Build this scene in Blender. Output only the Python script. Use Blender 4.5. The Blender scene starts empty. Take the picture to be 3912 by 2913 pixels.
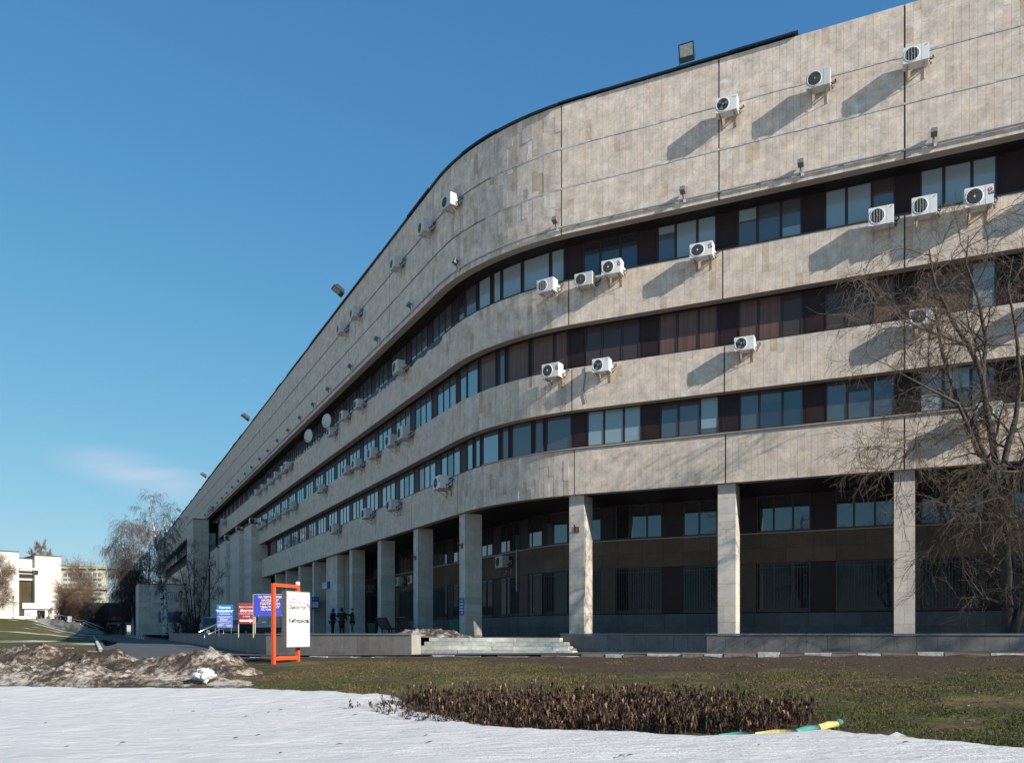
import bpy, math, random
from mathutils import Vector, Matrix, noise
R = math.radians
rnd = random.Random(7)
SC = bpy.context.scene
COL = SC.collection

# ------------------------------------------------------------------ camera, sky, sun, exposure
cam = bpy.data.cameras.new('camera')
cam.sensor_width = 36.0
cam.lens = 36.0 * 3150.0 / 3912.0
cam.shift_y = 961.5 / 3912.0
cam.clip_start = 0.1
cam.clip_end = 6000.0
camo = bpy.data.objects.new('camera', cam)
camo.location = (0, 0, 0)
camo.rotation_euler = (R(90), 0, 0)
COL.objects.link(camo)
SC.camera = camo

SUN_TO = Vector((.743, -.670, 0)).normalized()
SUN_EL = R(25.0)
world = bpy.data.worlds.new('World')
SC.world = world
world.use_nodes = True
wt = world.node_tree
bg = wt.nodes['Background']
sky = wt.nodes.new('ShaderNodeTexSky')
sky.sky_type = 'NISHITA'
sky.sun_disc = False
sky.sun_elevation = SUN_EL
sky.sun_rotation = math.atan2(SUN_TO.x, SUN_TO.y)
sky.altitude = 200.0
sky.air_density = .85
sky.dust_density = 0.0
sky.ozone_density = 5.0
# thin cloud streak low in the sky
tc = wt.nodes.new('ShaderNodeTexCoord')
mp = wt.nodes.new('ShaderNodeMapping'); mp.vector_type = 'POINT'
mp.inputs['Rotation'].default_value = (0, R(9), 0)
mp.inputs['Scale'].default_value = (5.0, 5.0, 26.0)
cn = wt.nodes.new('ShaderNodeTexNoise')
cn.inputs['Scale'].default_value = 1.0; cn.inputs['Detail'].default_value = 5.0; cn.inputs['Distortion'].default_value = .6
wt.links.new(tc.outputs['Generated'], mp.inputs['Vector'])
wt.links.new(mp.outputs['Vector'], cn.inputs['Vector'])
dist = wt.nodes.new('ShaderNodeVectorMath'); dist.operation = 'SUBTRACT'
dist.inputs[1].default_value = Vector((-.436, 1.0, .188)).normalized()
wt.links.new(tc.outputs['Generated'], dist.inputs[0])
el = wt.nodes.new('ShaderNodeVectorMath'); el.operation = 'MULTIPLY'
el.inputs[1].default_value = (10.0, 3.2, 36.0)
ro = wt.nodes.new('ShaderNodeVectorRotate'); ro.rotation_type = 'Y_AXIS'; ro.inputs['Angle'].default_value = R(-11)
wt.links.new(dist.outputs[0], ro.inputs['Vector'])
wt.links.new(ro.outputs[0], el.inputs[0])
ln = wt.nodes.new('ShaderNodeVectorMath'); ln.operation = 'LENGTH'
wt.links.new(el.outputs[0], ln.inputs[0])
fall = wt.nodes.new('ShaderNodeMapRange')
fall.inputs['From Min'].default_value = 1.15; fall.inputs['From Max'].default_value = 0.1
fall.interpolation_type = 'SMOOTHSTEP'
wt.links.new(ln.outputs['Value'], fall.inputs['Value'])
cr = wt.nodes.new('ShaderNodeMapRange')
cr.inputs['From Min'].default_value = .30; cr.inputs['From Max'].default_value = .72
wt.links.new(cn.outputs['Fac'], cr.inputs['Value'])
mm = wt.nodes.new('ShaderNodeMath'); mm.operation = 'MULTIPLY'
wt.links.new(fall.outputs[0], mm.inputs[0]); wt.links.new(cr.outputs[0], mm.inputs[1])
m2 = wt.nodes.new('ShaderNodeMath'); m2.operation = 'MULTIPLY'; m2.inputs[1].default_value = .9
wt.links.new(mm.outputs[0], m2.inputs[0])
mx = wt.nodes.new('ShaderNodeMixRGB')
mx.inputs['Color2'].default_value = (3.0, 3.65, 4.5, 1)
wt.links.new(m2.outputs[0], mx.inputs['Fac'])
tint = wt.nodes.new('ShaderNodeMixRGB'); tint.blend_type = 'MULTIPLY'; tint.inputs['Fac'].default_value = 1
tint.inputs['Color2'].default_value = (.74, .96, 1.0, 1)
wt.links.new(sky.outputs[0], tint.inputs['Color1'])
# soft shoulder on the sky so that the horizon does not burn out
spc = wt.nodes.new('ShaderNodeSeparateColor'); cmb = wt.nodes.new('ShaderNodeCombineColor')
wt.links.new(tint.outputs[0], spc.inputs[0])
for ch, (ga, gc) in enumerate(((1.0, 9.0), (1.55, 3.7), (2.12, 2.65))):
    dv = wt.nodes.new('ShaderNodeMath'); dv.operation = 'MULTIPLY_ADD'; dv.inputs[1].default_value = 1 / gc; dv.inputs[2].default_value = 1.0
    qv = wt.nodes.new('ShaderNodeMath'); qv.operation = 'DIVIDE'
    mv = wt.nodes.new('ShaderNodeMath'); mv.operation = 'MULTIPLY'; mv.inputs[1].default_value = ga
    wt.links.new(spc.outputs[ch], dv.inputs[0]); wt.links.new(spc.outputs[ch], qv.inputs[0]); wt.links.new(dv.outputs[0], qv.inputs[1])
    wt.links.new(qv.outputs[0], mv.inputs[0]); wt.links.new(mv.outputs[0], cmb.inputs[ch])
wt.links.new(cmb.outputs[0], mx.inputs['Color1'])
wt.links.new(mx.outputs[0], bg.inputs['Color'])
bg.inputs['Strength'].default_value = 0.12

sl = bpy.data.lights.new('sun', 'SUN')
sl.energy = 4.7
sl.angle = R(0.5)
sl.color = (1.0, .945, .86)
so = bpy.data.objects.new('sun', sl)
d = Vector((SUN_TO.x * math.cos(SUN_EL), SUN_TO.y * math.cos(SUN_EL), math.sin(SUN_EL)))
so.rotation_euler = d.to_track_quat('Z', 'Y').to_euler()
so.location = d * 300
COL.objects.link(so)

vs = SC.view_settings
vs.view_transform = 'Standard'
vs.look = 'None'
vs.gamma = 1.0
vs.exposure = 0.62
vs.use_curve_mapping = False
SC.cycles.max_bounces = 6
SC.cycles.diffuse_bounces = 3
SC.cycles.glossy_bounces = 3
SC.cycles.caustics_reflective = False

# ------------------------------------------------------------------ mesh builder and object helpers
class MB:
    def __init__(s):
        s.v = []; s.f = []; s.m = []; s.t = []; s.sm = []
    def face(s, pts, mi=0, tint=None, smooth=False):
        n = len(s.v); s.v += [tuple(p) for p in pts]
        s.f.append(tuple(range(n, n + len(pts)))); s.m.append(mi); s.t.append(tint); s.sm.append(smooth)
    def grid(s, vs_, faces, mi=0, tint=None, smooth=False):
        n = len(s.v); s.v += [tuple(p) for p in vs_]
        for f in faces:
            s.f.append(tuple(n + i for i in f)); s.m.append(mi); s.t.append(tint); s.sm.append(smooth)
    def box(s, c, sz, rz=0., mi=0, tint=None, M=None):
        x, y, z = sz[0] / 2, sz[1] / 2, sz[2] / 2
        p = [Vector(q) for q in ((-x, -y, -z), (x, -y, -z), (x, y, -z), (-x, y, -z), (-x, -y, z), (x, -y, z), (x, y, z), (-x, y, z))]
        if M is None: M = Matrix.Rotation(rz, 3, 'Z')
        c = Vector(c)
        s.grid([M @ q + c for q in p], ((0, 1, 5, 4), (1, 2, 6, 5), (2, 3, 7, 6), (3, 0, 4, 7), (4, 5, 6, 7), (3, 2, 1, 0)), mi, tint)
    def tube(s, path, rad, n=6, mi=0, cap=True, tint=None, smooth=True):
        path = [Vector(p) for p in path]
        if not hasattr(rad, '__len__'): rad = [rad] * len(path)
        vs_ = []; up = Vector((.31, .17, .93))
        for i, p in enumerate(path):
            a = path[max(i - 1, 0)]; b = path[min(i + 1, len(path) - 1)]
            t = (b - a)
            if t.length < 1e-9: t = Vector((0, 0, 1))
            t.normalize()
            u = t.cross(up)
            if u.length < .05: u = t.cross(Vector((1, 0, 0)))
            u.normalize(); w = t.cross(u)
            for k in range(n):
                g = 2 * math.pi * k / n
                vs_.append(p + (u * math.cos(g) + w * math.sin(g)) * rad[i])
        fs = []
        for i in range(len(path) - 1):
            for k in range(n):
                a = i * n + k; b = i * n + (k + 1) % n
                fs.append((a, a + n, b + n, b))
        s.grid(vs_, fs, mi, tint, smooth)
        if cap:
            e = len(s.v) - n
            s.f.append(tuple(range(e, e + n))); s.m.append(mi); s.t.append(tint); s.sm.append(False)
            e = len(s.v) - len(vs_)
            s.f.append(tuple(range(e + n - 1, e - 1, -1))); s.m.append(mi); s.t.append(tint); s.sm.append(False)
    def prism(s, poly, z0, z1, mi=0, tint=None):
        n = len(poly)
        s.grid([(p[0], p[1], z0) for p in poly] + [(p[0], p[1], z1) for p in poly],
               [(i, (i + 1) % n, (i + 1) % n + n, i + n) for i in range(n)] + [tuple(range(n, 2 * n)), tuple(range(n - 1, -1, -1))], mi, tint)
    def lathe(s, c, prof, n=16, mi=0, axis='Z', smooth=True, M=None, tint=None):
        vs_ = []
        for r_, h in prof:
            for k in range(n):
                g = 2 * math.pi * k / n
                q = Vector((r_ * math.cos(g), r_ * math.sin(g), h))
                if axis == 'Y': q = Vector((q.x, q.z, q.y))
                if axis == 'X': q = Vector((q.z, q.x, q.y))
                if M is not None: q = M @ q
                vs_.append(q + Vector(c))
        fs = []
        for i in range(len(prof) - 1):
            for k in range(n):
                a = i * n + k; b = i * n + (k + 1) % n
                fs.append((a, b, b + n, a + n))
        s.grid(vs_, fs, mi, tint, smooth)
    def mesh(s, name):
        me = bpy.data.meshes.new(name)
        me.from_pydata(s.v, [], s.f)
        me.polygons.foreach_set('material_index', s.m)
        me.polygons.foreach_set('use_smooth', s.sm)
        if any(t is not None for t in s.t):
            at = me.attributes.new('tint', 'FLOAT_COLOR', 'FACE')
            buf = []
            for t in s.t:
                t = t or (1, 1, 1); buf += [t[0], t[1], t[2], 1.0]
            at.data.foreach_set('color', buf)
        me.update()
        return me
    def build(s, name, mats, parent=None, loc=None, rz=0.):
        me = s.mesh(name)
        for m in (mats if isinstance(mats, (list, tuple)) else [mats]): me.materials.append(m)
        return put(name, me, parent, loc, rz)

def put(name, data, parent=None, loc=None, rz=0.):
    o = bpy.data.objects.new(name, data)
    COL.objects.link(o)
    if parent is not None: o.parent = parent
    if loc is not None: o.location = loc
    if rz: o.rotation_euler = (0, 0, rz)
    return o

def tag(o, label=None, cat=None, group=None, kind=None):
    if label: o['label'] = label
    if cat: o['category'] = cat
    if group: o['group'] = group
    if kind: o['kind'] = kind
    return o

def thing(name, label, cat, loc=(0, 0, 0), rz=0., group=None):
    o = bpy.data.objects.new(name, None)
    o.empty_display_size = .2
    COL.objects.link(o)
    o.location = loc; o.rotation_euler = (0, 0, rz)
    return tag(o, label, cat, group)

def copy_thing(src, loc, rz, label, group=None, scale=None):
    c = src.copy(); COL.objects.link(c)
    c.location = loc; c.rotation_euler = (0, 0, rz)
    if scale: c.scale = scale if hasattr(scale, '__len__') else (scale,) * 3
    if label: c['label'] = label
    if group: c['group'] = group
    for ch in src.children:
        k = ch.copy(); COL.objects.link(k); k.parent = c
        for g in ch.children:
            q = g.copy(); COL.objects.link(q); q.parent = k
    return c

ORD = ['first', 'second', 'third', 'fourth', 'fifth', 'sixth', 'seventh', 'eighth', 'ninth', 'tenth', 'eleventh', 'twelfth', 'thirteenth',
       'fourteenth', 'fifteenth', 'sixteenth', 'seventeenth', 'eighteenth', 'nineteenth', 'twentieth', 'twenty-first', 'twenty-second']

def text(body, size, loc, mat, parent, rz=0., align='LEFT', sx=1., name='lettering', shear=0., bold=0., rot=None):
    cu = bpy.data.curves.new('lettering', 'FONT')
    cu.body = body; cu.size = size; cu.align_x = align; cu.shear = shear; cu.offset = bold
    cu.extrude = .0015; cu.resolution_u = 2
    to = bpy.data.objects.new('lettering', cu)
    COL.objects.link(to)
    bpy.context.view_layer.update()
    me = bpy.data.meshes.new_from_object(to.evaluated_get(bpy.context.evaluated_depsgraph_get()))
    bpy.data.objects.remove(to); bpy.data.curves.remove(cu)
    me.materials.clear(); me.materials.append(mat)
    o = put(name, me, parent, loc)
    o.rotation_euler = rot if rot else (R(90), 0, rz)
    o.scale = (sx, 1, 1)
    return o

# ------------------------------------------------------------------ materials
def mat(name, col=(.5, .5, .5), rough=.7, metal=0., spec=.5, bump=0., bscale=40., var=0., vscale=6., coat=0., vstretch=(1, 1, 1), emit=0.):
    m = bpy.data.materials.new(name); m.use_nodes = True
    nt = m.node_tree; b = nt.nodes['Principled BSDF']
    b.inputs['Base Color'].default_value = (*col, 1); b.inputs['Roughness'].default_value = rough
    b.inputs['Metallic'].default_value = metal; b.inputs['Specular IOR Level'].default_value = spec
    b.inputs['Coat Weight'].default_value = coat
    if emit:
        b.inputs['Emission Color'].default_value = (*col, 1); b.inputs['Emission Strength'].default_value = emit
    if var or bump:
        g = nt.nodes.new('ShaderNodeNewGeometry')
        mpn = nt.nodes.new('ShaderNodeMapping'); mpn.inputs['Scale'].default_value = vstretch
        nt.links.new(g.outputs['Position'], mpn.inputs['Vector'])
    if var:
        n = nt.nodes.new('ShaderNodeTexNoise'); n.inputs['Scale'].default_value = vscale; n.inputs['Detail'].default_value = 6; n.inputs['Roughness'].default_value = .65
        nt.links.new(mpn.outputs[0], n.inputs['Vector'])
        mr = nt.nodes.new('ShaderNodeMapRange'); mr.inputs['From Min'].default_value = .25; mr.inputs['From Max'].default_value = .75
        mr.inputs['To Min'].default_value = 1 - var; mr.inputs['To Max'].default_value = 1 + var
        nt.links.new(n.outputs['Fac'], mr.inputs['Value'])
        mu = nt.nodes.new('ShaderNodeMixRGB'); mu.blend_type = 'MULTIPLY'; mu.inputs['Fac'].default_value = 1
        mu.inputs['Color1'].default_value = (*col, 1)
        nt.links.new(mr.outputs[0], mu.inputs['Color2'])
        nt.links.new(mu.outputs[0], b.inputs['Base Color'])
    if bump:
        n2 = nt.nodes.new('ShaderNodeTexNoise'); n2.inputs['Scale'].default_value = bscale; n2.inputs['Detail'].default_value = 5
        nt.links.new(mpn.outputs[0], n2.inputs['Vector'])
        bp = nt.nodes.new('ShaderNodeBump'); bp.inputs['Strength'].default_value = bump; bp.inputs['Distance'].default_value = .02
        nt.links.new(n2.outputs['Fac'], bp.inputs['Height']); nt.links.new(bp.outputs[0], b.inputs['Normal'])
    return m

def stone_mat(name, base, pits=.5, white=0., streak=.12, mott=.16, rough=.85, tinted=True, pitcol=.35):
    """pitted stone: per-slab tint attribute, mottling, dark pits, pale patches, vertical weathering"""
    m = bpy.data.materials.new(name); m.use_nodes = True
    nt = m.node_tree; N = nt.nodes.new; L = nt.links.new; b = nt.nodes['Principled BSDF']
    b.inputs['Roughness'].default_value = rough; b.inputs['Specular IOR Level'].default_value = .25
    g = N('ShaderNodeNewGeometry')
    def nz(scale, detail=5, rough_=.6, stretch=None, dist_=0.):
        n = N('ShaderNodeTexNoise'); n.inputs['Scale'].default_value = scale; n.inputs['Detail'].default_value = detail
        n.inputs['Roughness'].default_value = rough_; n.inputs['Distortion'].default_value = dist_
        if stretch:
            mm_ = N('ShaderNodeMapping'); mm_.inputs['Scale'].default_value = stretch
            L(g.outputs['Position'], mm_.inputs['Vector']); L(mm_.outputs[0], n.inputs['Vector'])
        else: L(g.outputs['Position'], n.inputs['Vector'])
        return n.outputs['Fac']
    def rng(x, a, bb, c, d_):
        r = N('ShaderNodeMapRange'); r.inputs['From Min'].default_value = a; r.inputs['From Max'].default_value = bb
        r.inputs['To Min'].default_value = c; r.inputs['To Max'].default_value = d_
        L(x, r.inputs['Value']); return r.outputs[0]
    def mul(c1, fac):
        u = N('ShaderNodeMixRGB'); u.blend_type = 'MULTIPLY'; u.inputs['Fac'].default_value = 1
        if isinstance(c1, tuple): u.inputs['Color1'].default_value = (*c1, 1)
        else: L(c1, u.inputs['Color1'])
        L(fac, u.inputs['Color2']); return u.outputs[0]
    c = base
    if tinted:
        at = N('ShaderNodeAttribute'); at.attribute_name = 'tint'
        c = mul(c, at.outputs['Color'])
    c = mul(c, rng(nz(2.1, 7, .65), .28, .72, 1 - mott, 1 + mott))
    c = mul(c, rng(nz(9, 6, .72, dist_=.6), .3, .7, 1 - mott * .6, 1 + mott * .6))
    if streak:
        c = mul(c, rng(nz(1.0, 6, .65, (7, 7, .55)), .3, .7, 1 - streak, 1 + streak))
    p = nz(26, 3, .75)
    if pits:
        pm = rng(p, .64, .70, 0, 1)
        pv = rng(nz(.9, 3), .4, .62, .1, 1)
        k = N('ShaderNodeMath'); k.operation = 'MULTIPLY'; L(pm, k.inputs[0]); L(pv, k.inputs[1])
        k2 = N('ShaderNodeMath'); k2.operation = 'MULTIPLY'; k2.inputs[1].default_value = pits; L(k.outputs[0], k2.inputs[0])
        u = N('ShaderNodeMixRGB'); u.blend_type = 'MIX'; L(k2.outputs[0], u.inputs['Fac'])
        if isinstance(c, tuple): u.inputs['Color1'].default_value = (*c, 1)
        else: L(c, u.inputs['Color1'])
        u.inputs['Color2'].default_value = (base[0] * pitcol, base[1] * pitcol, base[2] * pitcol, 1); c = u.outputs[0]
    if white:
        wm = rng(nz(3.6, 6, .72, dist_=.8), .60, .64, 0, white)
        wv = rng(nz(.5, 2), .42, .58, 0, 1)
        k = N('ShaderNodeMath'); k.operation = 'MULTIPLY'; L(wm, k.inputs[0]); L(wv, k.inputs[1])
        u = N('ShaderNodeMixRGB'); L(k.outputs[0], u.inputs['Fac']); L(c, u.inputs['Color1']); u.inputs['Color2'].default_value = (.62, .6, .57, 1); c = u.outputs[0]
    L(c, b.inputs['Base Color'])
    bp = N('ShaderNodeBump'); bp.inputs['Strength'].default_value = .35; bp.inputs['Distance'].default_value = .015; bp.invert = True
    L(p, bp.inputs['Height']); L(bp.outputs[0], b.inputs['Normal'])
    return m

def glass_mat(name, col, rough=.02, ior=1.7, stripes=0., rgh2=0.):
    m = bpy.data.materials.new(name); m.use_nodes = True
    nt = m.node_tree; b = nt.nodes['Principled BSDF']
    b.inputs['Base Color'].default_value = (*col, 1); b.inputs['Roughness'].default_value = .6
    b.inputs['Specular IOR Level'].default_value = .1
    b.inputs['Coat Weight'].default_value = 1.0; b.inputs['Coat IOR'].default_value = ior; b.inputs['Coat Roughness'].default_value = rough
    g = nt.nodes.new('ShaderNodeNewGeometry')
    n = nt.nodes.new('ShaderNodeTexNoise'); n.inputs['Scale'].default_value = .8; n.inputs['Detail'].default_value = 1
    nt.links.new(g.outputs['Position'], n.inputs['Vector'])
    bp = nt.nodes.new('ShaderNodeBump'); bp.inputs['Strength'].default_value = .12; bp.inputs['Distance'].default_value = .02
    nt.links.new(n.outputs['Fac'], bp.inputs['Height']); nt.links.new(bp.outputs[0], b.inputs['Coat Normal'])
    if stripes:
        w = nt.nodes.new('ShaderNodeTexNoise'); w.inputs['Scale'].default_value = stripes; w.inputs['Detail'].default_value = 2
        mpn = nt.nodes.new('ShaderNodeMapping'); mpn.inputs['Scale'].default_value = (1, 1, .02)
        nt.links.new(g.outputs['Position'], mpn.inputs['Vector']); nt.links.new(mpn.outputs[0], w.inputs['Vector'])
        mr = nt.nodes.new('ShaderNodeMapRange'); mr.inputs['From Min'].default_value = .3; mr.inputs['From Max'].default_value = .7
        mr.inputs['To Min'].default_value = .75; mr.inputs['To Max'].default_value = 1.2
        nt.links.new(w.outputs['Fac'], mr.inputs['Value'])
        mu = nt.nodes.new('ShaderNodeMixRGB'); mu.blend_type = 'MULTIPLY'; mu.inputs['Fac'].default_value = 1
        mu.inputs['Color1'].default_value = (*col, 1); nt.links.new(mr.outputs[0], mu.inputs['Color2'])
        nt.links.new(mu.outputs[0], b.inputs['Base Color'])
    return m

BASE = (.565, .466, .378)
M = dict(
    stone=stone_mat('travertine', BASE, pits=.85, white=.5, streak=.06, mott=.25),
    stone_top=stone_mat('travertine_patched', BASE, pits=.85, white=.95, streak=.06, mott=.27),
    stone_far=stone_mat('travertine_weathered', (.57, .455, .372), pits=.5, streak=.22, tinted=False),
    block=stone_mat('limestone_blocks', (.53, .47, .40), pits=.8, streak=.05, pitcol=.25),
    granite=stone_mat('grey_granite', (.185, .166, .15), pits=.0, streak=.06, mott=.2, rough=.55),
    basestone=stone_mat('dark_slate_base', (.085, .088, .09), pits=.0, streak=.0, mott=.2, rough=.4),
    brownstone=stone_mat('brown_tuff', (.125, .085, .062), pits=.6, streak=.05, mott=.15),
    step=stone_mat('worn_marble', (.58, .56, .49), pits=.3, streak=.0, mott=.25, rough=.6),
    mortar=mat('mortar', (.36, .30, .25), .95), jointm=mat('open_joint', (.05, .043, .036), .95),
    seal=mat('joint_sealant', (.46, .43, .39), .9, var=.5, vscale=3.5, bump=.8, bscale=30), sealdark=mat('dark_joint_sealant', (.17, .155, .14), .9, var=.5, vscale=3.5),
    sill=mat('stone_sill', (.33, .28, .23), .8, var=.1),
    frame=mat('brown_window_frame', (.035, .018, .017), .38, spec=.5),
    panel=mat('dark_brown_panel', (.024, .012, .012), .5, spec=.25, var=.25, vscale=2),
    soffit=mat('dark_soffit', (.016, .011, .011), .6, spec=.3),
    dark=mat('dark_interior', (.008, .008, .009), .8),
    roofm=mat('roof_metal', (.012, .014, .018), .45, metal=.0),
    roofing=mat('roof_felt', (.05, .05, .05), .9),
    sillmetal=mat('dark_metal_sill', (.05, .045, .045), .4, metal=.6),
    g_dark=glass_mat('glass_dark', (.012, .014, .018), ior=2.1),
    g_mid=glass_mat('glass_half_lit', (.055, .062, .066), ior=2.0),
    g_blind=glass_mat('glass_pale_blind', (.21, .27, .28), ior=2.0),
    g_curt=glass_mat('glass_brown_curtain', (.115, .064, .046), stripes=14, ior=1.35),
    g_low=glass_mat('glass_ground_floor', (.010, .010, .010), ior=1.32), g_left=glass_mat('glass_shaded_side', (.05, .07, .08), ior=3.4), g_smoke=glass_mat('glass_smoky', (.05, .036, .031), ior=1.4), g_up=glass_mat('glass_first_floor', (.012, .012, .012), ior=2.1),
    white=mat('white_plastic', (.66, .65, .62), .45, var=.05, vscale=8),
    white_old=mat('aged_white_metal', (.50, .49, .45), .5, var=.12, vscale=9),
    grille=mat('dark_fan_grille', (.03, .028, .026), .6),
    fan=mat('grey_fan_blades', (.12, .12, .12), .5),
    bracket=mat('rusty_bracket', (.30, .21, .13), .7, var=.35, vscale=15),
    bracketw=mat('painted_bracket', (.42, .40, .36), .6),
    pipe=mat('insulated_pipe', (.02, .02, .02), .8),
    red=mat('red_badge', (.55, .02, .06), .4),
    ink=mat('black_print', (.02, .02, .02), .6),
    grey=mat('grey_paint', (.14, .145, .15), .5),
    conduit=mat('zinc_conduit', (.40, .41, .42), .45, metal=.3),
    lampglass=mat('lamp_glass', (.28, .28, .24), .15, var=.4, vscale=9),
    asphalt=mat('asphalt', (.075, .075, .078), .85, var=.2, vscale=1.2, bump=.4, bscale=60),
    paving=mat('terrace_paving', (.085, .08, .078), .7, var=.25, vscale=2, bump=.2, bscale=20),
    kerbw=mat('whitewashed_kerb', (.50, .48, .44), .85, var=.6, vscale=7, bump=.5, bscale=20),
    kerbd=mat('dirty_kerb', (.21, .165, .125), .9, var=.4, vscale=7, bump=.5, bscale=20),
    orange=mat('orange_paint', (.78, .085, .022), .42),
    signwhite=mat('sign_white', (.83, .83, .82), .5),
    signgrey=mat('sign_grey', (.13, .13, .135), .55),
    alu=mat('aluminium_trim', (.55, .56, .50), .4, metal=.4),
    blue=mat('sign_blue', (.015, .085, .36), .5),
    blue2=mat('sign_violet_blue', (.045, .06, .46), .5),
    blue3=mat('sign_pale_blue', (.12, .16, .42), .5),
    blueb=mat('sign_cyan_blue', (.01, .17, .48), .5),
    redsign=mat('sign_red', (.32, .025, .035), .5),
    yellowtxt=mat('sign_yellow_print', (.85, .62, .28), .6),
    whitetxt=mat('sign_white_print', (.78, .80, .84), .6),
    greytxt=mat('sign_grey_print', (.32, .32, .33), .6),
    stencil=mat('faded_red_stencil', (.16, .035, .03), .8), redtxt=mat('sign_red_print', (.62, .06, .05), .6),
    steel=mat('stainless_rail', (.55, .56, .58), .22, metal=.9),
    wood=mat('pale_post', (.42, .32, .17), .7),
    black=mat('black_plastic', (.012, .012, .012), .45),
    tyre=mat('tyre', (.015, .015, .015), .85),
    carblack=mat('dark_car_paint', (.018, .014, .015), .2, spec=.6, coat=.8),
    carsilver=mat('silver_car_paint', (.30, .31, .31), .28, metal=.4, coat=.6),
    cargrey=mat('grey_car_paint', (.07, .075, .08), .25, metal=.3, coat=.6),
    vanpaint=mat('van_greige_paint', (.34, .355, .33), .32, metal=.1, coat=.5),
    carglass=mat('car_glass', (.012, .016, .02), .04, spec=.9),
    chrome=mat('chrome', (.7, .7, .7), .12, metal=1.),
    redlamp=mat('red_tail_lamp', (.45, .012, .012), .15, coat=1.),
    bark=mat('grey_brown_bark', (.062, .049, .038), .9, var=.35, vscale=9, bump=.8, bscale=35, vstretch=(1, 1, .3)),
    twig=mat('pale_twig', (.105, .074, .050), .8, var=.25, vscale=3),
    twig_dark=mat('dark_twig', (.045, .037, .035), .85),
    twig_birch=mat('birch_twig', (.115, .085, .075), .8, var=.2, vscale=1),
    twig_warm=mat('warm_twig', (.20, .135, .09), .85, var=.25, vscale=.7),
    bench=mat('brown_bench_slats', (.055, .03, .022), .6),
    green=mat('green_bin_paint', (.012, .16, .075), .5, var=.2, vscale=6),
    greend=mat('dark_green_bin_paint', (.012, .06, .045), .5),
    skin=mat('skin', (.42, .25, .18), .6),
    cloth_k=mat('black_cloth', (.010, .010, .012), .9),
    cloth_n=mat('navy_cloth', (.012, .016, .035), .9),
    cloth_b=mat('blue_hood', (.02, .035, .16), .9),
    cloth_br=mat('brown_jacket', (.045, .022, .016), .85),
    cloth_red=mat('red_bag', (.35, .015, .05), .7),
    cloth_gr=mat('grey_cloth', (.06, .06, .07), .9),
    stripe=mat('white_stripe', (.6, .6, .62), .8),
    pvy=mat('yellow_hose_paint', (.62, .45, .15), .75, var=.4, vscale=10, bump=.5, bscale=25),
    pvg=mat('turquoise_hose_paint', (.05, .24, .20), .75, var=.4, vscale=10, bump=.5, bscale=25),
    whitewall=mat('sunlit_white_stone', (.58, .535, .47), .9, var=.10, vscale=.5, vstretch=(1, 1, 3)),
    hotel=mat('pale_green_panel', (.40, .395, .29), .9, var=.05, vscale=.3),
    oldglass=mat('old_bronze_glass', (.07, .06, .03), .15, var=.4, vscale=.5),
    hwin=mat('far_window_glass', (.10, .13, .16), .2),
    overpass=mat('dark_brick_facing', (.038, .03, .027), .85, var=.15, vscale=1.5),
    rust=mat('rusty_fascia', (.26, .095, .05), .8, var=.2, vscale=.6),
    board=mat('faded_blue_board', (.10, .13, .20), .7),
    concrete=mat('concrete', (.23, .22, .20), .9, var=.2, vscale=1.5),
)

# ------------------------------------------------------------------ facade path: s runs left to right, 0 = middle of the rounded corner; o = metres outward
def unit(x, y):
    n = math.hypot(x, y); return (x / n, y / n)
DR = unit(.905, -.4255); DL = unit(-.4557, .890)
CORN = (-.53, 36.7); TAN = 4.2
HR = math.atan2(DR[1], DR[0]); HL = math.atan2(-DL[1], -DL[0])
TURN = HR - HL
TURN = (TURN + math.pi) % (2 * math.pi) - math.pi
RAD = TAN / math.tan(abs(TURN) / 2); ARC = RAD * abs(TURN)
PL0 = (CORN[0] + DL[0] * TAN, CORN[1] + DL[1] * TAN)
def FP(s, o=0.):
    if s < -ARC / 2:
        q = -ARC / 2 - s; x = PL0[0] + DL[0] * q; y = PL0[1] + DL[1] * q; h = HL
    elif s > ARC / 2:
        q = s - ARC / 2; x = CORN[0] + DR[0] * (TAN + q); y = CORN[1] + DR[1] * (TAN + q); h = HR
    else:
        h = HL + TURN * (s + ARC / 2) / ARC
        cx = PL0[0] - math.sin(HL) * RAD; cy = PL0[1] + math.cos(HL) * RAD
        x = cx + math.sin(h) * RAD; y = cy - math.cos(h) * RAD
    return (x + math.sin(h) * o, y - math.cos(h) * o, h)
def F3(s, o, z):
    x, y, h = FP(s, o); return Vector((x, y, z))
def srange(a, b, st=.35):
    out = [a]; e = ARC / 2
    pts = [p for p in (-e, e) if a < p < b]
    if a < e and b > -e:
        k = max(a, -e); hi = min(b, e)
        n = max(1, int((hi - k) / st))
        pts += [k + (hi - k) * i / n for i in range(n + 1)]
    out += sorted(p for p in pts if a + 1e-4 < p < b - 1e-4) + [b]
    res = []
    for p in out:
        if not res or p - res[-1] > 1e-4: res.append(p)
    return res
def sweep(mb, a, b, sect, mi=0, tint=None, caps=True, st=.35):
    """sweep a closed (o, z) section along the facade"""
    ss = srange(a, b, st); n = len(sect)
    vs_ = [F3(s, o, z) for s in ss for o, z in sect]
    fs = []
    for i in range(len(ss) - 1):
        for k in range(n):
            p = i * n + k; q = i * n + (k + 1) % n
            fs.append((p, p + n, q + n, q))
    if caps:
        fs.append(tuple(range(n))); fs.append(tuple(range(len(vs_) - 1, len(vs_) - n - 1, -1)))
    mb.grid(vs_, fs, mi, tint)
def band_section(o, z0, z1, t=.38): return [(o, z0), (o, z1), (o - t, z1), (o - t, z0)]

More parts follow.
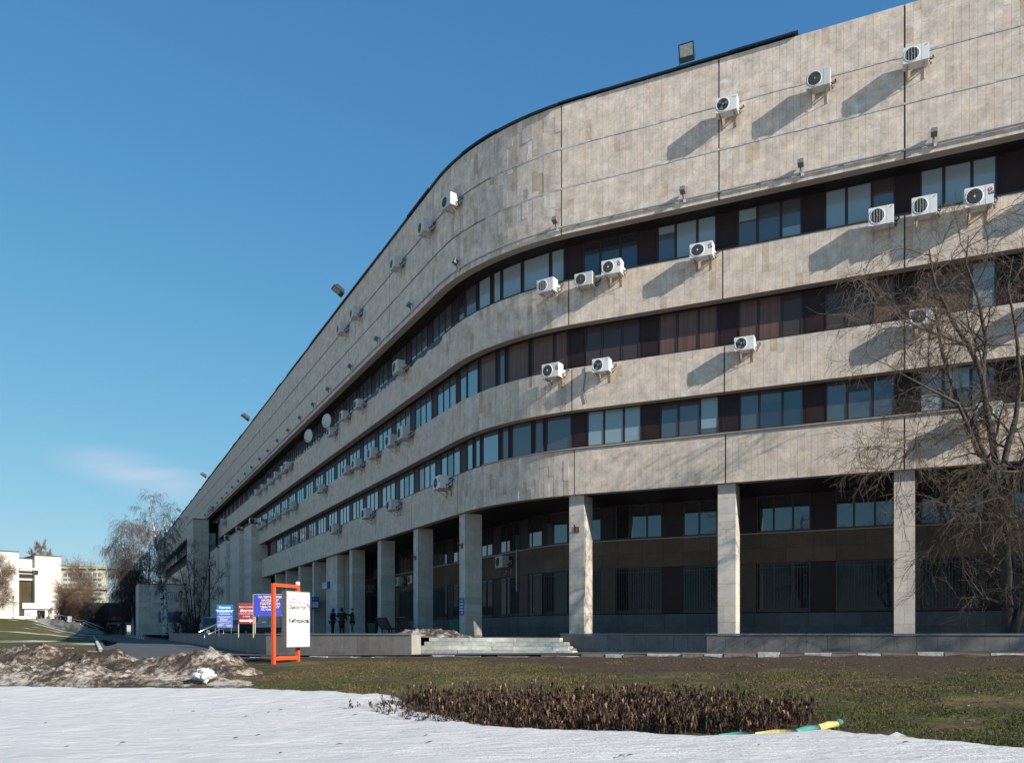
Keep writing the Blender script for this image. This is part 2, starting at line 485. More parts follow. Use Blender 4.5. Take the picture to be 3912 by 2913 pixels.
S_L, S_R = -190.0, 44.0
S_TILE = -62.0
ROOF = 21.8
BANDS = {   # name: outward, bottom, top, left end, stone
    'parapet_band': (1.31, 16.45, ROOF, S_L, 'stone_top'),
    'upper_band': (.57, 12.97, 14.85, -86.5, 'stone'),
    'middle_band': (.25, 9.45, 11.24, S_L, 'stone'),
    'lower_band': (0., 5.92, 7.85, -57.0, 'stone'),
}
JOINTS = [3.36 + 6.37 * k for k in range(0, 7)] + [-4.62, -11.2, -17.8, -24.3, -30.9] + [-37.55 - 6.63 * k for k in range(0, 22)]
JOINTS.sort()
PANEL_Z = [16.45, 18.35, 20.0, ROOF]

bld = thing('office_building', 'long curved office block clad in beige travertine with dark ribbon windows', 'building', (0, 0, 0))

# core that fills the storeys behind the windows, roof and back
mb = MB()
pts = [FP(s, -.62)[:2] for s in srange(S_L, S_R, .7)]
back = [FP(S_R, -17)[:2], (CORN[0] + 9.5, CORN[1] + 18.5), FP(S_L, -17)[:2]]
mb.prism(pts + back, 5.98, ROOF - .5)
mb.build('core', M['dark'], bld)
mb = MB()
pts = [FP(s, -4.35)[:2] for s in srange(S_L, S_R, .7)]
mb.prism(pts + back, -.4, 5.98)
mb.build('ground_floor_core', M['dark'], bld)

rs = random.Random(21)
def slab_tint(s, z, arc):
    v = rs.gauss(1, .02 + .026 * arc); w = rs.gauss(0, .012)
    t = [v * (1 + w), v, v * (1 - w * 1.4)]
    u = rs.random()
    if s < -4.7: return (1 + (t[0] - 1) * .6, 1 + (t[1] - 1) * .6, 1 + (t[2] - 1) * .6)
    if u < .025 + .085 * arc: t = [t[0] * .84, t[1] * .79, t[2] * .71]
    elif u < .06 + .2 * arc: t = [t[0] * .93, t[1] * .93, t[2] * .93]
    elif u > .985 - .05 * arc: t = [t[0] * 1.07, t[1] * 1.09, t[2] * 1.12]
    return tuple(t)
def slab_geo(s0, s1, z0, z1, o):
    g = .0022
    a = F3(s0 + g, o, z0 + g); b = F3(s1 - g, o, z0 + g); c = F3(s1 - g, o, z1 - g); d_ = F3(s0 + g, o, z1 - g)
    h = FP((s0 + s1) / 2)[2]; inn = Vector((-math.sin(h), math.cos(h), 0)) * .035
    return [a, b, c, d_, a + inn, b + inn, c + inn, d_ + inn]
SLABF = ((0, 1, 2, 3), (1, 5, 6, 2), (4, 0, 3, 7), (3, 2, 6, 7), (4, 5, 1, 0))

slabs = []
band_objs = {}
for bn, (bo, z0, z1, sl_, stn) in BANDS.items():
    mb = MB()
    segs = [(S_TILE, S_R, 1)] if sl_ > S_TILE else [(S_TILE, S_R, 1), (sl_, S_TILE, 0)]
    if sl_ > S_TILE: segs = [(sl_, S_R, 1)]
    for a, b, tl in segs:
        js = [j for j in JOINTS if a < j < b]
        if tl:
            sweep(mb, a, b, band_section(bo - .03, z0, z1), 0)
        else:
            sweep(mb, a, b, band_section(bo - .05, z0 + .02, z1 - .02), 0)
            e = [a] + js + [b]
            rows = list(zip(PANEL_Z[:-1], PANEL_Z[1:])) if bn == 'parapet_band' else [(z0, z1)]
            for q0, q1 in zip(e[:-1], e[1:]):
                for r0, r1 in rows:
                    sweep(mb, q0 + .02, q1 - .02, [(bo, r0 + .02), (bo, r1 - .02), (bo - .1, r1 - .02), (bo - .1, r0 + .02)], 1)
    band_objs[bn] = mb.build(bn, [M['mortar'], M['stone_far']], bld)
    # individual slabs
    rows = list(zip(PANEL_Z[:-1], PANEL_Z[1:])) if bn == 'parapet_band' else [(z0, z1)]
    e = [max(sl_, S_TILE)] + [j for j in JOINTS if max(sl_, S_TILE) < j < S_R] + [S_R]
    for q0, q1 in zip(e[:-1], e[1:]):
        n = max(1, round((q1 - q0) / .245)); w = (q1 - q0 - .05) / n
        arc = 1 if (q0 > -4.7 and q1 < 3.5) else 0
        for r0, r1 in rows:
            gz_ = .03 if bn == 'parapet_band' else 0.
            for i in range(n):
                a = q0 + .025 + w * i; zz = r0 + (gz_ if r0 > z0 else 0); top = r1 - (gz_ if r1 < z1 else 0)
                zz0 = zz
                first = True
                while zz < top - .01:
                    hh = rs.uniform(.38, 1.05)
                    if first: hh = rs.uniform(.2, .9); first = False
                    if top - (zz + hh) < .22: hh = top - zz
                    j = rs.gauss(0, .0012 + .0022 * arc)
                    slabs.append((bn, a, a + w, zz, zz + hh, bo + j, slab_tint(a, zz, arc), stn))
                    zz += hh
def seen(sb):
    x, y, h = FP((sb[1] + sb[2]) / 2, sb[5])
    z = (sb[3] + sb[4]) / 2
    if abs(x / y) > .62 or z / y > .765 or y < 1: return 0
    n = Vector((math.sin(h), -math.cos(h), 0)); v = -Vector((x, y, z))
    c = max(0, n.dot(v.normalized()))
    return (sb[2] - sb[1]) * (sb[4] - sb[3]) * c / (y * y)
order = sorted(range(len(slabs)), key=lambda i: -seen(slabs[i]))
single = set(order[:300])
rest = {}
for i, sb in enumerate(slabs):
    g = slab_geo(*sb[1:6])
    if i in single:
        mb = MB(); c = g[0].copy()
        mb.grid([p - c for p in g], SLABF, 0, sb[6])
        mb.build('stone_slab', M[sb[7]], band_objs[sb[0]], c)
    else:
        mb = rest.setdefault(sb[7], MB())
        mb.grid(g, SLABF, 0, sb[6])
for stn, mb in rest.items():
    tag(mb.build('stone_cladding', M[stn], bld), kind='stuff')

# open vertical joints between the wall panels
for bn, (bo, z0, z1, sl_, stn) in BANDS.items():
    for j in JOINTS:
        if max(sl_, S_TILE) < j < 36:
            mb = MB(); sweep(mb, j - .026, j + .026, [(bo - .022, z0 - .004), (bo - .022, z1 - .03), (bo - .05, z1 - .03), (bo - .05, z0 - .004)], st=.6)
            mb.build('expansion_joint', M['jointm'], band_objs[bn])
# horizontal joints of the parapet: irregular sealant beads, pale right of the corner, dark left of it
mb = MB()
for zj in PANEL_Z[1:3]:
    s = -150.
    while s < S_R:
        l = rs.uniform(.5, 1.6)
        if not (s < -62 and rs.random() < .3):
            w = rs.uniform(.02, .045); dz = rs.gauss(0, .006)
            mb = MB(); sweep(mb, s, min(s + l, S_R), [(1.325, zj - w + dz), (1.325, zj + w + dz), (1.27, zj + w + dz), (1.27, zj - w + dz)], 0, st=.6)
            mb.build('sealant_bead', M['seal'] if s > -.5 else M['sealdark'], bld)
        s += l

# roof edge flashing, slightly loose sheets of dark metal
mb = MB()
s = S_L
while s < 12.6:
    l = rs.uniform(1.6, 3.2); up = rs.uniform(-.015, .05); tl = rs.uniform(-.02, .05)
    e = min(s + l, 12.6)
    sweep(mb, s + .004, e - .004, [(1.40 + tl, ROOF + .005 + up), (1.40 + tl, ROOF + .075 + up), (.85, ROOF + .16), (.85, ROOF + .08)], 0)
    s = e
mb.build('roof_flashing', M['roofm'], bld)
mb = MB()
sweep(mb, S_L, S_R, [(.92, ROOF - .55), (.92, ROOF - .35), (-2.2, ROOF - .35), (-2.2, ROOF - .55)])
mb.build('roof_edge', M['roofing'], bld)

# soffits, slatted
def soffit(a, b, o0, o1, z, nsl):
    mb = MB(); w = (o1 - o0) / nsl
    sweep(mb, a, b, [(o0, z + .03), (o0, z + .09), (o1, z + .09), (o1, z + .03)])
    for i in range(nsl):
        sweep(mb, a, b, [(o0 + w * i + .012, z), (o0 + w * i + .012, z + .03), (o0 + w * (i + 1) - .012, z + .03), (o0 + w * (i + 1) - .012, z)], st=.8)
    return mb
soffit(S_L, S_R, -.55, .92, 16.47, 9).build('soffit', M['soffit'], bld)
soffit(-86.5, S_R, -.55, .18, 12.99, 5).build('soffit', M['soffit'], bld)
soffit(S_L, S_R, -.58, -.14, 9.47, 4).build('soffit', M['soffit'], bld)
soffit(-57, S_R, -4.1, -.39, 5.945, 19).build('soffit', M['soffit'], bld)

# ---- ribbon windows: one window = frame with three panes, spandrel panels between
WOFF = {'top': .20, 'mid': -.05, 'low': -.27}
WZ = {'top': (14.9, 16.47), 'mid': (11.30, 12.99), 'low': (7.93, 9.47)}
def frame_mesh(W, z0, z1, nb):
    """frame in local coords, x 0..W, front at y=0, nb = list of pane (x0, x1)"""
    mb = MB(); D = .07; b = .075
    zl, zh = z0 + .09, z1 - .05
    edges = [0] + [v for p in nb for v in p] + [W]
    for i in range(0, len(edges), 2):
        a, c = edges[i], edges[i + 1]
        if c - a > .01: mb.box(((a + c) / 2, D / 2, (z0 + z1) / 2), (c - a, D, z1 - z0))
    for a, c in nb:
        mb.box(((a + c) / 2, D / 2 + .004, (z0 + zl) / 2), (c - a, D, zl - z0))
        mb.box(((a + c) / 2, D / 2 + .004, (zh + z1) / 2), (c - a, D, z1 - zh))
        # casement rebate proud of the frame
        mb.tube([(a - .014, -.004, zl), (a - .014, -.004, zh)], .010, 4, smooth=False)
        mb.tube([(c + .014, -.004, zl), (c + .014, -.004, zh)], .010, 4, smooth=False)
    return mb.mesh('window'), zl, zh
def pane_mesh(w, h):
    mb = MB(); mb.face([(0, 0, 0), (w, 0, 0), (w, 0, h), (0, 0, h)]); return mb.mesh('pane')
_fc = {}; _pc = {}
def window(row, s0, s1, panes, mats, o=None, zz=None, name='window', par=None):
    """panes: (x0, x1) along s relative to s0"""
    o = WOFF[row] if o is None else o; z0, z1 = WZ[row] if zz is None else zz
    p0 = F3(s0, o, 0); p1 = F3(s1, o, 0)
    W = (p1 - p0).length; k = W / (s1 - s0); rz = math.atan2(p1.y - p0.y, p1.x - p0.x)
    key = (row, round(W, 3), tuple((round(a, 3), round(b, 3)) for a, b in panes))
    if key not in _fc:
        me, zl, zh = frame_mesh(W, z0, z1, [(a * k, b * k) for a, b in panes]); me.materials.append(M['frame'])
        _fc[key] = (me, zl, zh)
    me, zl, zh = _fc[key]
    w = put(name, me, par or bld, (p0.x, p0.y, 0), rz)
    for (a, b), mt in zip(panes, mats):
        kk = (round((b - a) * k, 3), round(zh - zl, 3), mt)
        if kk not in _pc:
            if '|' in mt:    # blind lowered part of the way
                q = mt.split('|'); hb = (zh - zl) * (1 - float(q[2])); mb = MB(); ww = (b - a) * k
                mb.face([(0, 0, 0), (ww, 0, 0), (ww, 0, hb), (0, 0, hb)], 0); mb.face([(0, 0, hb), (ww, 0, hb), (ww, 0, zh - zl), (0, 0, zh - zl)], 1)
                pm = mb.mesh('pane'); pm.materials.append(M[q[0]]); pm.materials.append(M[q[1]])
            else:
                pm = pane_mesh((b - a) * k, zh - zl); pm.materials.append(M[mt])
            _pc[kk] = pm
        put('pane', _pc[kk], w, (a * k, .014, zl))
    return w, rz, p0, W
def spandrel(row, s0, s1, o=None, zz=None, mt='panel'):
    o = (WOFF[row] if o is None else o) - .02; z0, z1 = WZ[row] if zz is None else zz
    p0 = F3(s0 + .006, o, 0); p1 = F3(s1 - .006, o, 0); W = (p1 - p0).length
    mb = MB(); mb.box((W / 2, .03, (z0 + z1) / 2), (W, .06, z1 - z0 - .01)); 
    mb.box((W * .5, -.006, (z0 + z1) / 2), (W - .2, .012, z1 - z0 - .26))
    return mb.build('spandrel_panel', M[mt], bld, (p0.x, p0.y, 0), math.atan2(p1.y - p0.y, p1.x - p0.x))
wr = random.Random(5)
def pick(row, right):
    if row == 'mid' and right: return [wr.choice(['g_curt', 'g_curt', 'g_curt', 'g_smoke']) for _ in range(3)]
    if row in ('mid', 'low') and not right: return [wr.choice(['g_left', 'g_left', 'g_left', 'g_mid']) for _ in range(3)]
    if row == 'low': return [wr.choice(['g_dark', 'g_mid', 'g_mid', 'g_dark', 'g_blind']) for _ in range(3)]
    return [wr.choice(['g_mid', 'g_left', 'g_left', 'g_mid']) for _ in range(3)]
RMATS = {
    'top': [['g_dark'] * 3, ['g_mid|g_blind|.2', 'g_blind', 'g_blind'], ['g_mid|g_blind|.3', 'g_mid', 'g_blind|g_mid|.7'], ['g_blind', 'g_blind', 'g_mid|g_smoke|.3'], ['g_blind'] * 3],
    'mid': [['g_smoke', 'g_smoke', 'g_smoke'], ['g_curt'] * 3, ['g_curt', 'g_curt', 'g_smoke'], ['g_smoke', 'g_smoke', 'g_curt'], ['g_curt', 'g_curt', 'g_blind']],
    'low': [['g_blind'] * 3, ['g_mid|g_smoke|.2', 'g_mid|g_smoke|.15', 'g_mid|g_blind|.85'], ['g_mid', 'g_dark|g_mid|.3', 'g_dark'], ['g_mid', 'g_mid|g_smoke|.3', 'g_mid'], ['g_blind', 'g_mid|g_blind|.5', 'g_mid']],
}
P3 = [(.055, .70), (.80, 1.57), (1.67, 2.32)]
ARCW = {
    'low': ([(-4.01, -3.45), (-3.08, -2.71), (-2.38, -1.18), (-.83, -.47), (-.16, .95), (1.24, 1.62), (1.89, 3.05)], ['g_left', 'g_left', 'g_left', 'g_mid', 'g_mid', 'g_mid', 'g_mid']),
    'mid': ([(-4.36, -3.68), (-3.53, -2.55), (-2.24, -1.12), (-.78, -.48), (-.18, .96), (1.27, 2.28), (2.46, 2.97)], ['g_left', 'g_left', 'g_curt', 'g_mid', 'g_curt', 'g_curt', 'g_curt']),
    'top': ([(-4.0, -3.4), (-3.2, -2.3), (-2.0, -1.2), (-.9, -.5), (-.3, .75), (.95, 2.25), (2.4, 2.95)], ['g_dark', 'g_mid', 'g_blind', 'g_blind', 'g_blind', 'g_blind', 'g_blind']),
}
for row in ('top', 'mid', 'low'):
    z0, z1 = WZ[row]
    # right facade
    prev = 3.1
    k = 0
    while True:
        a = 3.36 + .5 + 3.185 * k
        if a > 30: break
        spandrel(row, prev, a)
        window(row, a, a + 2.375, P3, RMATS[row][k] if k < 5 else pick(row, 1))
        prev = a + 2.375; k += 1
    spandrel(row, prev, S_R)
    # rounded corner
    ps, ms = ARCW[row]
    prev = -4.86
    for (a, b), mt in zip(ps, ms):
        if a - .06 - prev > .02: spandrel(row, prev, a - .06)
        window(row, a - .06, b + .06, [(.06, .06 + b - a)], [mt]); prev = b + .06
    spandrel(row, prev, 3.1) if prev < 3.08 else None
    # left facade
    prev = -4.86; k = 0
    lim = {'top': -150, 'mid': -84, 'low': -56}[row]
    far = MB()
    while True:
        b = -4.9 - 3.3 * k; a = b - 2.52
        if a < lim: break
        pa = [(.06, .80), (.88, 1.62), (1.70, 2.46)]
        if a > -64:
            spandrel(row, b, prev); window(row, a, b, pa, pick(row, 0))
        else:
            o = WOFF[row]
            sweep(far, b, prev, [(o - .02, z0), (o - .02, z1), (o - .1, z1), (o - .1, z0)], 0)
            sweep(far, a, b, [(o - .05, z0), (o - .05, z1), (o - .1, z1), (o - .1, z0)], 1)
            for m_ in (0, .84, 1.66, 2.5):
                sweep(far, a + m_ - .03, a + m_ + .05, [(o, z0), (o, z1), (o - .05, z1), (o - .05, z0)], 0)
            sweep(far, a, b, [(o, z0), (o, z0 + .09), (o - .05, z0 + .09), (o - .05, z0)], 0)
        prev = a; k += 1
    if row != 'low':
        sweep(far, S_L, prev, [(WOFF[row] - .02, z0), (WOFF[row] - .02, z1), (WOFF[row] - .1, z1), (WOFF[row] - .1, z0)], 0)
        tag(far.build('distant_ribbon_windows', [M['frame'], M['g_left']], bld), kind='stuff')
# sills
mb = MB(); sweep(mb, -86.5, S_R, [(.60, 14.855), (.60, 14.89), (.18, 14.92), (.18, 14.855)]); mb.build('window_sill', M['sillmetal'], bld)
mb = MB(); sweep(mb, S_L, S_R, [(.20, 11.245), (.20, 11.27), (-.07, 11.31), (-.07, 11.245)]); mb.build('window_sill', M['sillmetal'], bld)
mb = MB(); sweep(mb, -2., S_R, [(.07, 7.852), (.07, 7.90), (-.28, 7.94), (-.28, 7.852)]); mb.build('window_sill', M['sill'], bld)
mb = MB(); sweep(mb, -57, -2.005, [(.03, 7.852), (.03, 7.88), (-.28, 7.94), (-.28, 7.852)]); mb.build('window_sill', M['sillmetal'], bld)
# grey bituminous flashing slipping over the upper band on the shaded side
mb = MB()
for a, b in ((-9.9, -5.2), (-15.0, -10.9), (-18.4, -15.4)):
    n = 14
    top = [F3(a + (b - a) * i / n, .6, 14.85) for i in range(n + 1)]
    bot = [F3(a + (b - a) * i / n, .59, 14.85 - rs.uniform(.12, .28)) for i in range(n + 1)]
    mb.grid(top + bot, [(i, i + n + 1, i + n + 2, i + 1) for i in range(n)])
mb.build('bitumen_flashing', mat('bitumen_strip', (.03, .034, .042), .5), bld)
# conduit under the parapet
mb = MB()
mb.tube([F3(s, 1.375, 16.72) for s in srange(-98, S_R, .4)], .038, 6)
k = -96.
while k < 40:
    x, y, h = FP(k, 1.35); mb.box((x, y, 16.72), (.03, .06, .11), h); k += 1.43
mb.build('conduit', M['conduit'], bld)

# ---- recessed ground floor behind the columns
RO = -3.75
def swb(name, a, b, o, z0, z1, t, mt):
    mb = MB(); sweep(mb, a, b, [(o, z0), (o, z1), (o - t, z1), (o - t, z0)], tint=(1, 1, 1)); return mb.build(name, M[mt], bld)
swb('wall_fill', -57, S_R, RO - .30, -.4, 5.97, .2, 'dark')
# brown stone course of slabs between the two storeys
def course(name, a, b, o, z0, z1, w, mt, jit=.05, rows=1):
    s = a; c = 0
    while s < b - .02:
        e = s + w * rs.uniform(.85, 1.15)
        if b - e < w * .5: e = b
        zs = [z0 + (z1 - z0) * i / rows for i in range(rows + 1)]
        for q0, q1 in zip(zs[:-1], zs[1:]):
            mb = MB(); v = rs.gauss(1, jit)
            sweep(mb, s + .004, e - .004, [(o, q0 + .004), (o, q1 - .004), (o - .06, q1 - .004), (o - .06, q0 + .004)], tint=(v, v, v), st=.5)
            mb.build(name, M[mt], bld)
        s = e
course('brown_stone_slab', -45, 28, RO + .02, 3.02, 4.28, 1.06, 'brownstone', .07, 2)
course('base_slab', -45, 28, RO + .03, -.3, .88, 1.06, 'basestone', .08, 2)
mb = MB(); sweep(mb, -57, 28, [(RO + .05, 4.282), (RO + .05, 4.33), (RO - .1, 4.33), (RO - .1, 4.282)]); mb.build('window_sill', M['sill'], bld)
mb = MB(); sweep(mb, -57, 28, [(RO + .05, .882), (RO + .05, .92), (RO - .1, .92), (RO - .1, .882)]); mb.build('window_sill', M['granite'], bld)
UZ = (4.33, 5.93); LZ = (.92, 3.01)
def grille(W, z0, z1):
    mb = MB(); n = max(3, int(W / .115))
    for i in range(n + 1):
        x = W * i / n; mb.box((x, 0, (z0 + z1) / 2), (.014, .014, z1 - z0))
    for z in (z0 + .06, z0 + (z1 - z0) * .93): mb.box((W / 2, .016, z), (W, .012, .03))
    for i in range(0, n - 1, 3):
        x = W * (i + 1) / n; mb.box((x + W / n / 2, 0, z0 + (z1 - z0) * (.25 + .5 * ((i // 3) % 2))), (W / n, .012, .014))
    return mb.mesh('window_grille')
_gm = {}
def ground_window(row, a, b, panes, mats):
    zz = UZ if row == 'gu' else LZ
    w, rz, p0, W = window(row, a, b, panes, mats, o=RO - .04, zz=zz)
    if row == 'gl':
        key = round(W, 2)
        if key not in _gm:
            _gm[key] = grille(W - .1, zz[0] + .06, zz[1] - .06); _gm[key].materials.append(M['grillebar'])
        put('window_grille', _gm[key], w, (.05, -.05, 0))
M['grillebar'] = mat('painted_grille_bars', (.07, .07, .072), .5)
e_prev = {'gu': None, 'gl': None}
wins = []
for k in range(-14, 8):
    if k >= 0: base = 3.36 + 3.185 * k; a = base + .62; wins.append((a, a + 2.2))
    else:
        b = -4.62 + 3.3 * (k + 1) - .55; wins.append((b - 2.3, b))
arcw = [(-4.2, -2.4), (-1.9, .2), (.5, 2.9)]
wins = sorted(wins + arcw)
for i, (a, b) in enumerate(wins):
    w = b - a; ps = [(.05, w * .3), (w * .34, w * .66), (w * .70, w - .05)]
    if (a, b) in arcw: ps = [(.05, w * .22), (w * .28, w - .06)]
    for row in ('gu', 'gl'):
        ground_window(row, a, b, ps, ['g_low' if row == 'gl' else 'g_up'] * len(ps))
    nx = wins[i + 1][0] if i + 1 < len(wins) else 28
    mid = (b + nx) / 2
    spandrel('gu', b, nx, o=RO - .04, zz=UZ)
    if any(abs(mid - j) < .9 for j in JOINTS):
        mb = MB(); v = rs.gauss(.95, .05)
        sweep(mb, b + .02, nx - .02, [(RO + .01, -.3), (RO + .01, 3.01), (RO - .09, 3.01), (RO - .09, -.3)], tint=(v, v, v))
        mb.build('stone_pier', M['brownstone'], bld)
    else: spandrel('gl', b, nx, o=RO - .04, zz=LZ)

# columns of limestone blocks
def column(s, w=.70, dp=.92, o=-.25, z0=-.18, z1=5.93, fine=True):
    x, y, h = FP(s, o - dp / 2)
    mb = MB(); mb.box((0, 0, (z0 + z1) / 2), (w - .03, dp - .03, z1 - z0))
    c = mb.build('column', M['mortar'], bld, (x, y, 0), h)
    z = z0 + .10
    mb = MB(); mb.box((0, 0, z0 + .05), (w + .02, dp + .02, .098), tint=(.45, .47, .48)); mb.build('stone_block', M['block'], c)
    while z < z1 - .02:
        hh = rs.uniform(.28, .72)
        if z1 - z - hh < .25: hh = z1 - z
        cuts = [0, w] if rs.random() < .55 else [0, w * rs.choice([.35, .5, .62]), w]
        for q0, q1 in zip(cuts[:-1], cuts[1:]):
            v = rs.gauss(1, .06); wv = rs.gauss(0, .015)
            mb = MB(); mb.box(((q0 + q1) / 2 - w / 2, rs.gauss(0, .002), z + hh / 2), (q1 - q0 - .006, dp, hh - .007), tint=(v * (1 + wv), v, v * (1 - wv)))
            mb.build('stone_block', M['block'], c)
        z += hh
    return c
for s in (3.36, 9.73, 16.1, 22.47, -4.62, -11.2, -17.8, -24.3):
    column(s)
for s in (-35.4, -40.5, -46., -51.):
    column(s, w=.55, dp=1.6)
# entrance wall slab beyond the fourth left column
mb = MB()
x, y, h = FP(-30.6, -1.9)
def wallblocks(name, W, H, dp, loc, rz, z0=-.2, mt='block', bw=1.1, bh=.55):
    mb = MB(); mb.box((0, 0, z0 + H / 2), (W - .02, dp - .02, H)); c = mb.build(name, M['mortar'], bld, loc, rz)
    z = z0
    while z < z0 + H - .02:
        hh = min(bh * rs.uniform(.7, 1.3), z0 + H - z)
        if z0 + H - z - hh < .2: hh = z0 + H - z
        xx = -W / 2
        while xx < W / 2 - .01:
            ww = bw * rs.uniform(.6, 1.3)
            if W / 2 - xx - ww < .3: ww = W / 2 - xx
            v = rs.gauss(1, .06)
            b = MB(); b.box((xx + ww / 2, 0, z + hh / 2), (ww - .008, dp, hh - .008), tint=(v, v, v * .99)); b.build('stone_block', M[mt], c)
            xx += ww
        z += hh
    return c
wallblocks('entrance_wall', 3.3, 6.11, .5, (*FP(-29.7, -.55)[:2], 0), FP(-29.7)[2])
wallblocks('entrance_side_wall', 1.6, 6.11, .3, (*FP(-28.2, -1.65)[:2], 0), FP(-28.2)[2] + R(90))
wallblocks('entrance_back_wall', 3.2, 6.11, .3, (*FP(-26.4, -3.55)[:2], 0), FP(-26.2)[2])
mb = MB(); x, y, h = FP(-31.95, -.75)
mb.box((0, 0, 2.86), (1.05, .08, 6.08)); d0 = mb.build('entrance_door', M['g_low'], bld, (x, y, 0), h)
mb = MB()
for xx in (-.5, 0, .5): mb.box((xx, -.06, 2.86), (.07, .05, 6.08))
for zz in (2.2, 3.9): mb.box((0, -.062, zz), (1.0, .05, .08))
mb.build('door_frame', M['black'], d0)
swb('wall_fill', -57, -33, -2.9, -.4, 5.93, .2, 'block')

# ---- stepped stone annex, tower and dark stair strip further along the shaded side
def lbox(s, o0, o1, t, z0, z1, name, mt, grid=None):
    """block standing out from the left facade from o0 to o1, its sunless end face at s, going t metres away along the facade"""
    x, y, h = FP(s - t / 2, (o0 + o1) / 2)
    W, D = t, o1 - o0
    mb = MB(); mb.box((0, 0, (z0 + z1) / 2), (W - .04, D - .04, z1 - z0)); c = mb.build(name, M['mortar'], bld, (x, y, 0), h)
    return c, W, D
def annex(s, o0, o1, t, z1, name, mt='block', cw=1.2, rh=.62):
    c, W, D = lbox(s, o0, o1, t, -.4, z1, name, mt)
    # end face (towards the camera, local +x) and outer face (local -y) faced with blocks
    z = -.4
    many = MB()
    while z < z1 - .02:
        hh = min(rh * rs.uniform(.85, 1.15), z1 - z)
        if z1 - z - hh < .25: hh = z1 - z
        y = -D / 2
        while y < D / 2 - .01:
            ww = cw * rs.uniform(.7, 1.2)
            if D / 2 - y - ww < .35: ww = D / 2 - y
            v = rs.gauss(1, .07); wv = rs.gauss(0, .02)
            b = MB(); b.box((W / 2 - .05 + rs.gauss(0, .003), y + ww / 2, z + hh / 2), (.1, ww - .01, hh - .01), tint=(v * (1 + wv), v, v * (1 - wv)))
            b.build('stone_block', M[mt], c)
            y += ww
        v = rs.gauss(1, .05)
        many.box((-.06, -D / 2 + .05, z + hh / 2), (W - .12, .1, hh - .01), tint=(v, v, v))
        many.box((-.06, D / 2 - .05, z + hh / 2), (W - .12, .1, hh - .01), tint=(v, v, v))
        z += hh
    many.build('side_courses', M[mt], c)
    mb = MB(); mb.box((0, 0, z1 + .05), (W + .12, D + .12, .1)); mb.build('coping', M['roofm'], c)
annex(-57.1, -1.0, 1.05, 8.0, 11.6, 'annex_block')
annex(-62.0, .9, 1.5, 8.0, 11.4, 'annex_block')
annex(-69.0, 1.4, 1.9, 7.0, 11.0, 'annex_block')
annex(-75.0, 1.8, 2.12, 7.0, 10.7, 'annex_block')
annex(-85.0, 1.92, 3.9, 8.0, 15.35, 'tower_block')
mb = MB(); x, y, h = FP(-88, .4)
mb.box((0, 0, 7.35), (4.0, 3.0, 15.5)); stair = mb.build('stair_strip', M['brownstone'], bld, (x, y, 0), h)
for q in (-1.0, .25):
    mb = MB(); mb.box((2.03, q, 12.3), (.08, 1.1, 3.0)); w_ = mb.build('window', M['frame'], stair)
    mb = MB(); mb.box((2.08, q, 12.3), (.03, .9, 2.7)); mb.build('pane', M['g_blind'], w_)
annex(-93, 3.95, 10.2, 8.0, 6.9, 'low_wall_block', cw=1.5, rh=.8)
mb = MB(); x, y, h = FP(-92.96, 6.2)
mb.box((0, 0, 2.3), (.06, 2.9, 1.5)); mb.build('blue_wall_board', M['board'], bld, (x, y, 0), h)

